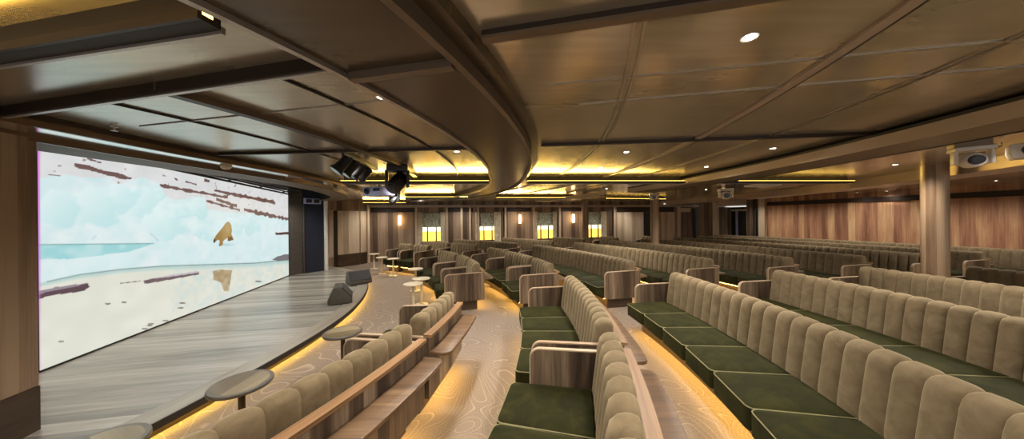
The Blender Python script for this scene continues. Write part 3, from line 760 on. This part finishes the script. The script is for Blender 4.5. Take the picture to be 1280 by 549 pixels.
# ------------------------------------------------------------------ ceiling
CZ = 2.5
SO = smooth_path([(-3.20, 0.3), (-3.25, 1.2), (-3.28, 1.9), (-3.30, 2.7), (-3.27, 3.5), (-3.22, 4.4), (-3.24, 5.2), (-3.42, 6.2), (-3.75, 7.2), (-4.2, 8.2), (-4.8, 9.0), (-5.5, 9.6), (-6.3, 9.95)])
SI = offs(SO, -.78)
m = MB(); m.prism([(SI[0][0], -1.6)] + SI + [(-9.5, SI[-1][1]), (-9.5, 17), (15, 17), (15, -1.6)][::1], CZ, CZ+.06); struct(m.build('ceiling', M['ceil']))
m = MB(); m.prism([(-2.9, -1.6), (-2.9, 10.6), (-9.6, 10.6), (-9.6, -1.6)], 2.86, 2.92); struct(m.build('ceiling_stage', M['dark']))
def ctrim(mat, *sw):
    global ti
    m = MB()
    for prof, path in sw: m.sweep(prof, path)
    o = struct(m.build('trim_%d' % ti, mat)); ti += 1; return o
def grow(r0): return lambda a: r0 + max(0, a-5)*0.012
E0 = CZ - .0005
# curved dark ring
ctrim(M['ceil_dark'], (rect(0, .50, 2.405, E0), arc(grow(6.86), -60, 62)))
ctrim(M['strip'], (rect(-.028, -.001, 2.385, 2.43), arc(grow(6.86), -60, 62)))
ctrim(M['bar'], (rect(.501, .532, 2.38, 2.44), arc(grow(6.86), -60, 62)))
ctrim(M['bar_dark'], (rect(-.02, -.002, 2.431, E0), arc(grow(6.86), -60, 62)))
ctrim(M['ceil_dark'], (rect(.502, .60, 2.441, E0), arc(grow(6.86), -60, 62)))
# arcs over the seats
for r, w, z, mt in ((8.05, .012, 2.492, 'strip'), (8.09, .012, 2.492, 'strip'), (8.95, .05, 2.486, 'fascia'), (9.60, .01, 2.493, 'strip'), (9.64, .01, 2.493, 'strip')):
    ctrim(M[mt], (rect(0, w, z, E0), arc(r, -19.0, 11)), (rect(0, w, z, E0), arc(r, 15, 40)))
ctrim(M['black'], (rect(.052, .068, 2.49, E0), arc(8.95, -19.0, 11)))
# arcs on the stage side
ctrim(M['bar_dark'], (rect(0, .05, 2.455, E0), arc(5.62, -22.4, 14)))
ctrim(M['bar'], (rect(.052, .06, 2.455, E0), arc(5.62, -22.4, 14)))
for r, a in ((5.02, -23.6), (6.34, -21.2)): ctrim(M['bar_dark'], (rect(0, .014, 2.488, E0), arc(r, a, 14)))
# radial bars
def bar(p, q, w, z, mat, lip=None, t0=0.0, t1=1.0):
    a, b2 = lerp2(p, q, t0), lerp2(p, q, t1)
    sw = [(rect(-w/2, w/2, z, E0), lpath([a, b2]))]
    ctrim(M[mat], *sw)
    if lip: ctrim(M[lip], (rect(-w/2-.012, w/2+.004, z-.012, z-.001), lpath([a, b2])))
LB0, LB1 = (-3.28, 1.86), (0.9, 0.935)
def tcross(r):
    t = 0.0
    while math.hypot(lerp2(LB0, LB1, t)[0]-PX, lerp2(LB0, LB1, t)[1]-PY) < r: t += .002
    return t
t1, t2 = tcross(6.82), tcross(7.48)
ctrim(M['bar_dark'], (rect(-.015, .015, 2.44, E0), lpath([LB0, lerp2(LB0, LB1, t1)]))); ctrim(M['strip'], (rect(-.014, .006, 2.43, 2.439), lpath([LB0, lerp2(LB0, LB1, t1)])))
ctrim(M['bar'], (rect(-.02, .02, 2.37, 2.4045), lpath([lerp2(LB0, LB1, tcross(6.865)), lerp2(LB0, LB1, tcross(7.355))])))
ctrim(M['bar_dark'], (rect(-.015, .015, 2.475, E0), lpath([lerp2(LB0, LB1, t2), lerp2(LB0, LB1, 1.6)]))); ctrim(M['bar'], (rect(-.02, .022, 2.462, 2.474), lpath([lerp2(LB0, LB1, t2), lerp2(LB0, LB1, 1.6)])))
bar((-3.2, 3.15), (-0.42, 2.99), .03, 2.47, 'bar_dark'); bar((0.30, 2.90), (3.28, 2.60), .035, 2.47, 'bar_dark', None)
for p, q in (((.45, 1.90), (3.1, 1.36)), ((.2, 1.62), (3.0, 1.08)), ((-2.9, 2.25), (-.55, 1.75))):
    ctrim(M['strip'], (rect(-.005, .005, 2.494, E0), lpath([p, q])))
# stage soffit and gloss lip
ctrim(M['soffit'], (rect(-.03, 0, 2.415, E0), lpath(SO)))
ctrim(M['lip'], (rect(-.36, -.031, 2.416, 2.43), lpath(SO)))
ctrim(M['bar_dark'], (rect(.001, .04, 2.465, E0), lpath(SO)))
ctrim(M['soffit'], (rect(-.375, -.361, 2.375, 2.43), lpath(SO)))
ctrim(M['soffit_matt'], (rect(-.80, -.376, 2.375, 2.39), lpath(SO)))
ctrim(M['dark'], (rect(-.80, -.785, 2.391, 2.859), lpath(SO)))
# right-hand bulkhead band
ctrim(M['fascia'], (rect(0, .02, 2.345, 2.445), arc(10.45, -45, 18)), (rect(0, .02, 2.345, 2.445), arc(10.45, 24, 40)))
ctrim(M['black'], (rect(.0, .018, 2.447, 2.470), arc(10.45, -45, 18)))
ctrim(M['bar'], (rect(.021, .5, 2.345, 2.365), arc(10.45, -45, 18)), (rect(.021, .5, 2.345, 2.365), arc(10.45, 24, 40)))
ctrim(M['bar_dark'], (rect(.501, .52, 2.34, E0), arc(10.45, -45, 18)))
# straight bulkhead along the column line and lower ceiling behind it
BK = [(5.0, 1.0), (6.0, 3.2), (6.75, 4.6), (7.4, 6.3), (7.85, 8.9), (7.8, 11.5), (7.2, 14.2)]
ctrim(M['fascia'], (rect(0, .03, 2.33, E0), lpath(BK)))
ctrim(M['strip'], (rect(.031, .5, 2.33, 2.35), lpath(BK)))
ctrim(M['ceil_dark'], (rect(.5, .53, 2.33, E0), lpath(BK)))
# amber cove lights: a hanging lip with a strip washing the ceiling
def cove(p, q, label, power=1.5, k=0.936, tw=.14):
    p, q = (p[0]*k, p[1]*k), (q[0]*k, q[1]*k)
    t = thing('cove_light', label, 'ceiling light', (p[0], p[1], 2.37), 'amber cove lights in the ceiling')
    path = lpath([p, q])           # outward side = towards the viewer's side of the room
    m = MB(); m.sweep([(0, 2.372), (.012, 2.372), (.012, 2.402), (0, 2.402)], path); m.build('front_lip', M['bar_dark'], t)
    m = MB(); m.sweep(rect(-tw, -.001, 2.372, 2.39), path); m.sweep(rect(-tw, -tw+.02, 2.3905, E0), path); m.build('trough', M['dark'], t)
    m = MB(); m.sweep(rect(-.028, -.008, 2.391, 2.409), path); m.build('light_strip', M['cove'], t)
    m = MB(); m.sweep(rect(-tw-.013, -tw-.001, 2.362, 2.385), path); m.build('edge_trim', M['strip'], t)
    l = bpy.data.lights.new('cove_lamp', 'AREA'); l.shape = 'RECTANGLE'; L = math.dist(p, q); l.size = L; l.size_y = .02; l.energy = power*L/3; l.color = (1, .66, .16); l.spread = R(64)
    o = bpy.data.objects.new('cove_lamp', l); C.objects.link(o)
    e = Vector(path[0][1]); z = -Vector((e.x*.985, e.y*.985, .17)).normalized(); x = Vector((q[0]-p[0], q[1]-p[1], 0)).normalized(); y = z.cross(x)
    o.matrix_world = Matrix.Translation(((p[0]+q[0])/2+e.x*.014, (p[1]+q[1])/2+e.y*.014, 2.412)) @ Matrix((x, y, z)).transposed().to_4x4()
    return t
cove((-3.05, 5.12), (-.42, 5.30), 'amber cove light above the stage front left of the dark ceiling ring')
cove((.30, 5.36), (3.38, 5.60), 'longest amber cove light right of the dark ceiling ring')
cove((4.25, 5.66), (7.0, 5.86), 'amber cove light between the two ceiling bulkheads on the right', 2.2)
cove((-3.3, 8.95), (-1.4, 9.15), 'small amber cove light beyond the stage projector')
cove((-.50, 9.50), (2.2, 9.92), 'amber cove light in the far ceiling above the second and third windows')
cove((3.45, 10.45), (6.0, 11.2), 'amber cove light above the middle column near the doorway')
cove((-6.0, 11.6), (-4.4, 11.9), 'faint amber cove light above the sconce in the far left corner')
cove((-3.25, 1.34), (-1.0, 0.935), 'amber cove light at the upper left corner, nearest the viewer', 11, .95, .05)

# ------------------------------------------------------------------ downlights
DL = []
lt = thing('downlight', 'largest recessed downlight, in the ceiling panel above the front of the right-hand sofas', 'ceiling light', (0, 0, 0), 'recessed ceiling downlights')
m = MB(); m.lathe([(.023, .0), (.031, -.004), (.033, -.001), (.023, .0005)], (0, 0, 0), 32); m.build('trim_ring', M['white'], lt, smooth=50)
m = MB(); m.lathe([(0, -.002), (.0225, -.002), (.0225, .0005), (0, .0005)], (0, 0, 0), 32); m.build('lens', M['lamp'], lt)
spots = [
 ((937, 46), 2.5, None),
 ((477, 121.5), 2.5, 'recessed downlight tucked against the inner edge of the dark ceiling ring'),
 ((571, 189.5), 2.5, 'recessed downlight left of the ring, next one after the brightest on the stage side'),
 ((589, 210), 2.5, 'recessed downlight left of the ring, close in front of the amber cove'),
 ((783, 190), 2.5, 'recessed downlight above the centre aisle, right of the ring'),
 ((751, 210), 2.5, 'recessed downlight right of the ring, close in front of the long amber cove'),
 ((966, 185.5), 2.5, 'recessed downlight beside the grey bulkhead band'),
 ((883, 208.5), 2.5, 'recessed downlight near the far end of the grey bulkhead band'),
 ((1119, 206), 2.5, 'recessed downlight right of the amber cove between the bulkheads'),
 ((648, 236), 2.5, 'small downlight just beyond the long amber cove, near the ring'),
 ((758, 236), 2.5, 'small downlight just beyond the long amber cove, towards the right'),
 ((883, 237), 2.5, 'small downlight above the far camera'),
 ((1032, 238), 2.5, 'small downlight above the back rows, left of a closer pair'),
 ((1071, 241), 2.5, 'small downlight near the back wall header, middle one of three'),
 ((1108, 239), 2.5, 'small downlight near the round wood column and back wall header'),
 ((1245, 226), 2.5, 'small downlight in the corner ceiling below the white projector'),
]
for i, ((x, y), h, lab) in enumerate(spots):
    p = at(x, y, h); p = (p[0], p[1], h-.0008)
    if i == 0: lt.location = p
    else: dup(lt, p, lab, 0.0)
    DL.append(p)
FILL_SPOTS = [(-2.2, -.4), (0.3, -.4), (2.6, .2), (4.9, 2.4), (5.3, 7.2), (2.2, 7.4), (-.6, 7.2), (3.0, 8.6), (5.2, 3.1), (8.8, 5.2), (8.6, 8.6), (-3.3, 9.9), (0.6, 11.0), (8.0, 12.0)]  # unseen fill spots without fixtures, added to brighten the seating

# ------------------------------------------------------------------ small round tables
def table_proto(loc, label):
    t = thing('side_table', label, 'table', (0, 0, 0), 'small round tables in front of the first row')
    m = MB(); m.lathe([(0, .512), (.17, .512), (.187, .516), (.19, .522), (.19, .536), (.185, .542), (.165, .541), (.165, .5385), (0, .5385)], n=48); m.build('top_rim', M['tablerim'], t, smooth=40)
    m = MB(); m.lathe([(0, .5388), (.164, .5388), (.164, .5415), (0, .5415)], n=48); m.build('table_top', M['tabletop'], t, smooth=30)
    m = MB(); m.lathe([(.022, .014), (.022, .511), (0, .511)], n=20); m.build('stem', M['tablestem'], t, smooth=40)
    m = MB(); m.lathe([(0, 0), (.14, 0), (.145, .004), (.14, .010), (.03, .0135), (0, .0135)], n=40); m.build('foot', M['tablestem'], t, smooth=40)
    t.location = loc; return t
tp = table_proto((-2.04, 2.16, 0), 'round dark-rimmed table, lower one of the two fully seen beside the stage edge')
dup(tp, (-2.25, 1.55, 0), 'round table at the bottom left, cut off by the picture edge', 1.1)
dup(tp, (-1.85, 3.13, 0), 'round grey-topped table beside the stage edge in front of the speakers', 2.0)
pale = [('A', 518, 355.6, 5.55, 'nearest pale round table, just beyond the short front row sofa'),
        ('B', 525.7, 339.8, 5.72, 'pale round table between the nearest pale table and the rounded sofa backs'),
        ('C', 519, 331.6, 5.85, 'pale round table third from the front row aisle, behind two nearer pale ones'),
        ('D', 491, 320.5, 6.30, 'rightmost of the three pale tables in a line by the far sofas'),
        ('E', 476.8, 317.8, 6.33, 'middle one of the three pale tables in a line by the far sofas'),
        ('F', 467, 316.7, 6.95, 'leftmost of the three pale tables, nearest the curved wood wall')]
PT = None
for n_, x, y, rr, lab in pale:
    p = at(x, y, .54); a = ang(x, rr); q = pol(rr, a, 0)
    if PT is None:
        PT = thing('side_table', lab, 'table', (0, 0, 0), 'pale round tables along the front row')
        m = MB(); m.lathe([(0, .515), (.165, .515), (.178, .520), (.18, .528), (.178, .538), (.17, .541), (0, .542)], n=40); m.build('table_top', M['cream'], PT, smooth=40)
        m = MB(); m.lathe([(.026, .012), (.026, .514), (0, .514)], n=16); m.build('stem', M['cream'], PT, smooth=40)
        m = MB(); m.lathe([(0, 0), (.13, 0), (.132, .006), (.03, .0115), (0, .0115)], n=32); m.build('foot', M['cream'], PT, smooth=40)
        PT.location = q
    else: dup(PT, q, lab, .3)

# ------------------------------------------------------------------ stage wedge speakers
def wedge(loc, rz, label):
    t = thing('stage_monitor', label, 'speaker', loc, 'wedge speakers on the stage edge')
    W, D, Hh = .50, .40, .32
    prof = [(-D/2, 0.012), (D/2, 0.012), (D/2, .10), (.02, Hh), (-.10, Hh), (-D/2, .10)]
    m = MB()
    ca, sa = math.cos(rz), math.sin(rz)
    def tr(x, y, z): return (loc[0]+x*ca-y*sa, loc[1]+x*sa+y*ca, loc[2]+z)
    n = len(prof); b = m.add([tr(-W/2, y, z) for y, z in prof] + [tr(W/2, y, z) for y, z in prof])
    m.face(range(b, b+n)); m.face([b+n+k for k in range(n)][::-1])
    for k in range(n): q = (k+1) % n; m.face((b+k, b+q, b+n+q, b+n+k))
    m.build('cabinet', M['greycase'], t, bevel=.012)
    # sloped front grille
    y0, z0, y1, z1 = D/2, .10, .02, Hh; nx, nz = (z1-z0), (y0-y1); l = math.hypot(nx, nz); nx, nz = nx/l, nz/l
    m = MB(); P8 = []
    for off in (.002, .014):
        for x, k in ((-W/2+.02, .04), (W/2-.02, .04), (W/2-.02, .96), (-W/2+.02, .96)):
            P8.append(tr(x, y0+(y1-y0)*k+nx*off, z0+(z1-z0)*k+nz*off))
    b = m.add(P8)
    for f_ in ((0, 3, 2, 1), (4, 5, 6, 7), (0, 1, 5, 4), (1, 2, 6, 5), (2, 3, 7, 6), (3, 0, 4, 7)): m.face([b+k for k in f_])
    m.build('grille', M['blackgrille'], t)
    for x in (-W/2+.05, W/2-.05):
        m = MB(); p = tr(x, 0, .006); m.box(p, (.05, .3, .0118), rz); m.build('rubber_foot', M['black'], t)
    m = MB(); m.box(tr(-W/2-.003, 0, .16), (.006, .12, .05), rz); m.build('side_handle', M['black'], t)
    return t
w1 = at(422, 379, STZ); w2 = at(447, 356, STZ)
wedge((w1[0], w1[1]+.1, STZ+.002), R(-62), 'nearer wedge stage speaker lying on the curved stage edge')
wedge((w2[0]-.05, w2[1]+.15, STZ+.002), R(-135), 'farther wedge stage speaker with its grille facing the seats')

# ------------------------------------------------------------------ stage lighting gear under the ceiling
def dirbox(m, c, sz, rz=0, rx=0): m.box(c, sz, rz, Matrix.Rotation(rx, 3, 'X'))
# row of blackout flaps / spotlights in the slot
bp = Vector(at(452, 203, 2.42))
a0p = Vector(at(425, 190, 2.47)); a1p = Vector(at(470, 216, 2.44))
dirv = (a1p-a0p); dl_ = dirv.length; dirn = dirv.normalized(); rz0 = math.atan2(dirn.y, dirn.x)
tr_ = thing('light_track', 'black ceiling track holding a row of small stage spotlights', 'light track', tuple(a0p), None)
mid = (a0p+a1p)/2
m = MB(); m.box((mid.x, mid.y, 2.485), (dl_, .06, .026), rz0); m.build('rail', M['black'], tr_)
for k in range(4):
    c = a0p + dirv*(.06+.19*k)
    sp = thing('stage_spotlight', 'black stage spotlight on the ceiling track, %s from its stage end' % ['first', 'second', 'third', 'fourth'][k], 'spotlight', (c.x, c.y, 2.36), 'black spotlights on the ceiling track')
    m = MB(); d = Vector((-.45, -.35, -.7)).normalized(); q = Vector((c.x, c.y, 2.36)); m.tube([q-d*.09, q-d*.08, q+d*.06, q+d*.085, q+d*.11], [.03, .05, .055, .07, .075], 16); m.build('can', M['black'], sp, smooth=40)
    m = MB(); m.tube([q+d*.1102, q+d*.113], [.06, .06], 16); m.build('lens', M['glasslens'], sp)
    m = MB(); m.tube([(q.x, q.y, 2.385), (q.x, q.y, 2.4705)], .012, 8); m.build('bracket', M['black'], sp)
# moving head light
def moving_head(c, s, label, rz):
    t = thing('moving_head_spotlight', label, 'stage light', (c[0], c[1], c[2]), 'moving head stage lights')
    cx, cy, cz = c; ca, sa = math.cos(rz), math.sin(rz)
    def L_(x, y, z): return (cx+(x*ca-y*sa)*s, cy+(x*sa+y*ca)*s, cz+z*s)
    m = MB(); m.box(L_(0, 0, -.05), (.30*s, .26*s, .10*s), rz); m.build('base', M['black'], t, bevel=.01*s)
    for x in (-.15, .15):
        m = MB(); m.box(L_(x, 0, -.20), (.05*s, .12*s, .26*s), rz); m.build('yoke_arm', M['black'], t, bevel=.012*s)
    q = Vector(L_(0, 0, -.26)); d = Vector((-.35*ca+.6*sa, -.35*sa-.6*ca, -.55)).normalized()
    m = MB(); m.tube([q-d*.17*s, q-d*.15*s, q, q+d*.10*s, q+d*.17*s], [.05*s, .10*s, .115*s, .115*s, .10*s], 20); hd = m.build('lamp_head', M['black'], t, smooth=40)
    m = MB(); m.tube([q+d*.171*s, q+d*.18*s], [.085*s, .06*s], 20); m.build('lens', M['glasslens'], hd, smooth=40)
    return t
mh = at(478, 205, 2.5)
moving_head((mh[0]+.16, mh[1]+.1, 2.494), .9, 'big black moving head stage light hanging from the ceiling over the stage front', R(20))
mh2 = at(493, 247, 2.5); moving_head((-3.1, 7.6, 2.494), .8, 'small far moving head stage light beyond the lilac projector', R(-10))
# lilac projector hung below
def projector(c, rz, mat, label, s=1.0, drop=.1, stand='mount'):
    t = thing('projector', label, 'projector', c); cx, cy, cz = c; ca, sa = math.cos(rz), math.sin(rz)
    def L_(x, y, z): return (cx+(x*ca-y*sa)*s, cy+(x*sa+y*ca)*s, cz+z*s)
    m = MB()
    pts = [(-.25, -.17), (.25, -.17), (.25, .17), (-.25, .17)]
    b = m.add([L_(x*.92, y*.92, -.09) for x, y in pts] + [L_(x, y, -.02) for x, y in pts] + [L_(x, y, .08) for x, y in pts])
    for l in (0, 4):
        for k in range(4): q = (k+1) % 4; m.face((b+l+k, b+l+q, b+l+4+q, b+l+4+k))
    m.face((b+3, b+2, b+1, b)); m.face((b+8, b+9, b+10, b+11)); m.build('casing', mat, t, bevel=.012*s)
    m = MB(); m.tube([L_(-.12, -.165, .0), L_(-.12, -.20, .0)], [.06*s, .055*s], 20); m.build('lens_barrel', M['black'], t, smooth=40)
    m = MB(); m.tube([L_(-.12, -.2005, .0), L_(-.12, -.203, .0)], .042*s, 20); m.build('lens', M['glasslens'], t)
    m = MB()
    for k in range(6): m.box(L_(.05+.03*k, -.172, .02), (.018*s, .006*s, .06*s), rz)
    m.build('vent_slots', M['black'], t)
    m = MB(); m.tube([L_(0, 0, .0805), L_(0, 0, .0805+drop/s)], .018*s, 12); m.build('ceiling_mount', M['bar'], t)
    return t
pj = at(474, 241, 2.27)
projector((pj[0], pj[1], 2.29), R(-25), M['lavender'], 'pale lilac projector hanging under the ceiling at the stage front', 1.0, .12)
# right-hand white camera and projector
def ptz(c, rz, s, label, drop=0.0):
    t = thing('camera', label, 'camera', c, 'white ceiling cameras'); cx, cy, cz = c; ca, sa = math.cos(rz), math.sin(rz)
    def L_(x, y, z): return (cx+(x*ca-y*sa)*s, cy+(x*sa+y*ca)*s, cz+z*s)
    m = MB(); m.box(L_(0, .02, -.02), (.24*s, .20*s, .04*s), rz); m.build('mount_plate', M['white'], t, bevel=.008*s)
    for x in (-.105, .105):
        m = MB(); m.box(L_(x, 0, -.11), (.03*s, .09*s, .14*s), rz); m.build('yoke_arm', M['white'], t, bevel=.010*s)
    m = MB(); q0, q1 = Vector(L_(0, .07, -.13)), Vector(L_(0, -.07, -.14)); m.tube([q0, q0.lerp(q1, .15), q0.lerp(q1, .85), q1], [.05*s, .078*s, .075*s, .06*s], 20); hd = m.build('camera_head', M['white'], t, smooth=40)
    d = (q1-q0).normalized(); m = MB(); m.tube([q1+d*.001, q1+d*.035*s], [.05*s, .045*s], 20); m.build('lens_barrel', M['black'], hd, smooth=40)
    m = MB(); m.tube([q1+d*.0355*s, q1+d*.038*s], .034*s, 20); m.build('lens', M['glasslens'], hd)
    m = MB(); m.tube([L_(.10, .08, -.01), L_(.16, .1, -.02), L_(.2, .1, .0), L_(.2, .1, .03)], .007*s, 8); m.build('cable', M['black'], t, smooth=40)
    return t
pc = at(1215, 184, 2.44); pc = (pc[0], pc[1], 2.44)
ptz(pc, R(-40), 1.0, 'large white camera hanging from the bulkhead at the right, lens towards the stage')
m = MB(); m.box((pc[0], pc[1]+.02, 2.47), (.22, .16, .055), R(-40)); o = m.build('mount_block', M['bar'], None)
tag(o, 'brown mounting block between the ceiling and the large white camera', 'mount')
p2 = at(907, 236, 2.44); ptz((p2[0], p2[1], 2.44), R(-20), 1.25, 'small white camera far away above the doorway sofas')
m = MB(); m.box((p2[0], p2[1], 2.4705), (.1, .1, .058), 0); tag(m.build('mount_block', M['bar'], None), 'small brown mounting block above the far white camera', 'mount')
p3 = at(818, 244, 2.42); ptz((p3[0]-.2, p3[1]-.35, 2.44), R(-10), .9, 'little white camera in front of the cove above the middle column')
m = MB(); m.box((p3[0]-.2, p3[1]-.35, 2.4705), (.1, .1, .058), 0); tag(m.build('mount_block', M['bar'], None), 'small brown mounting block above the column camera', 'mount')
pr = at(1305, 186, 2.36); projector((pr[0]+.05, pr[1], 2.36), R(-55), M['white'], 'white projector cut off by the right picture edge', .8, .07)
p4 = at(953, 233, 2.42)
m = MB(); m.box((p4[0], p4[1], 2.44), (.55, .4, .05), .2); t4 = m.build('ceiling_speaker_panel', M['white'], None, bevel=.01)
tag(t4, 'flat white rectangular panel hanging from the ceiling right of the far camera', 'panel')
m = MB(); m.tube([(p4[0], p4[1], 2.4655), (p4[0], p4[1], 2.4995)], .02, 10); m.build('hanger', M['bar'], t4)
# dome sensor on the stage soffit, sprinkler
ds = at(298, 209, 2.305)
m = MB(); m.lathe([(0, -.045), (.03, -.04), (.05, -.022), (.056, -.002), (.056, 0), (0, 0)], (-3.42, 3.45, 2.4155), 24); o = m.build('ceiling_dome_sensor', M['cream'], None, smooth=50)
tag(o, 'round cream dome sensor under the glossy stage soffit', 'sensor')
q0 = Vector((g1[0], g1[1])).lerp(Vector((g2[0], g2[1])), .45); nv = Vector(lpath([g1, g2])[0][1])
m = MB(); m.box((q0.x+nv.x*.03, q0.y+nv.y*.03, 2.34), (.46, .05, .17), math.atan2(g2[1]-g1[1], g2[0]-g1[0])); vt = m.build('wall_vent', M['lavender'], None, bevel=.008); tag(vt, 'pale two-part air vent box high on the navy panel beside the screen', 'vent')
for k in (-.1, .1):
    q1 = q0 + (Vector(g2)-Vector(g1)).normalized()*k; m = MB(); m.box((q1.x+nv.x*.058, q1.y+nv.y*.058, 2.34), (.15, .006, .11), math.atan2(g2[1]-g1[1], g2[0]-g1[0])); m.build('grille', M['blackgrille'], vt)
m = MB(); m.lathe([(0, 0), (.022, 0), (.022, -.006), (.006, -.010), (.006, -.03), (.02, -.032), (.02, -.036), (0, -.036)], (-3.1, 2.25, CZ-.0005), 14); tag(m.build('ceiling_sprinkler', M['strip'], None, smooth=40), 'tiny metal sprinkler head in the ceiling by the glossy stage soffit', 'sprinkler')
# small tent cards on the drink shelves
def card(px, r, label):
    a = ang(px, r); p = pol(r, a, .6025); rz = R(a)
    m = MB(); ca, sa = math.cos(rz), math.sin(rz)
    def L_(x, y, z): return (p[0]+x*ca-y*sa, p[1]+x*sa+y*ca, p[2]+z)
    for s in (-1, 1):
        b = m.add([L_(s*.03, -.05, 0), L_(s*.03, .05, 0), L_(0, .05, .09), L_(0, -.05, .09), L_(s*.028, -.05, 0), L_(s*.028, .05, 0), L_(-.001*s, .05, .088), L_(-.001*s, -.05, .088)])
        for f_ in ((0, 1, 2, 3), (7, 6, 5, 4), (0, 4, 5, 1), (1, 5, 6, 2), (2, 6, 7, 3), (3, 7, 4, 0)): m.face([b+k for k in f_])
    tag(m.build('tent_card', M['white'], None), label, 'card', 'small white cards on the sofa shelves')
card(538.5, 7.6+.2, 'small white card behind the far front row sofa with the veneer end panel')
card(603, 8.4+.2, 'small white card behind the far second row sofa')
card(650, 9.75+.2, 'small white card behind the far third row sofa end')
card(695, 8.08+.2, 'small white card behind the short second row sofa on the centre aisle')

# ------------------------------------------------------------------ light
def spot(p, power, size=R(150), blend=.9, col=(1, .95, .88)):
    l = bpy.data.lights.new('downlight_or_fill_lamp', 'SPOT'); l.energy = power; l.spot_size = size; l.spot_blend = blend; l.color = col; l.shadow_soft_size = .05
    o = bpy.data.objects.new('downlight_or_fill_lamp', l); C.objects.link(o); o.location = (p[0], p[1], CZ-.03); return o
for i, p in enumerate(DL): spot(p, 60 if i < 12 else 8)
for p in FILL_SPOTS: spot(p, 60)  # added fill, no fixture stands at these places
for a in range(-4, 27, 3): spot(pol(18.95, a), 26)
for u in (uL+.7, (wins[0]+wins[1])/2, (wins[1]+wins[2])/2, (wins[2]+wins[3])/2, wins[3]+1.3, wins[3]+3.2): spot(fwp(u, .8), 44)
for p in ((-2.0, 3.4), (-2.1, 5.6), (-2.9, 7.4), (-4.0, 8.9)): spot(p, 42)  # unseen spots added to lift the carpet in front of the stage
for p in ((-4.4, 2.6), (-4.9, 4.4), (-5.4, 6.2), (-5.9, 7.8)): spot(p, 38)  # unseen spots added to brighten the stage deck
# ambient fill added through the unbuilt side of the room behind the viewer
w = bpy.data.worlds.new('world'); bpy.context.scene.world = w; w.use_nodes = True
w.node_tree.nodes['Background'].inputs['Color'].default_value = (1, .96, .9, 1); w.node_tree.nodes['Background'].inputs['Strength'].default_value = 0.36
SCREEN_B.inputs['Emission Strength'].default_value = 0.46

sc = bpy.context.scene
sc.view_settings.view_transform = 'Standard'; sc.view_settings.look = 'None'; sc.view_settings.gamma = 1; sc.view_settings.use_curve_mapping = False
sc.view_settings.exposure = 1.05
sc.cycles.use_denoising = True; sc.cycles.max_bounces = 8; sc.cycles.diffuse_bounces = 4; sc.cycles.glossy_bounces = 4
sc.cycles.sample_clamp_indirect = 6.0; sc.cycles.use_light_tree = True; sc.cycles.caustics_reflective = False; sc.cycles.caustics_refractive = False
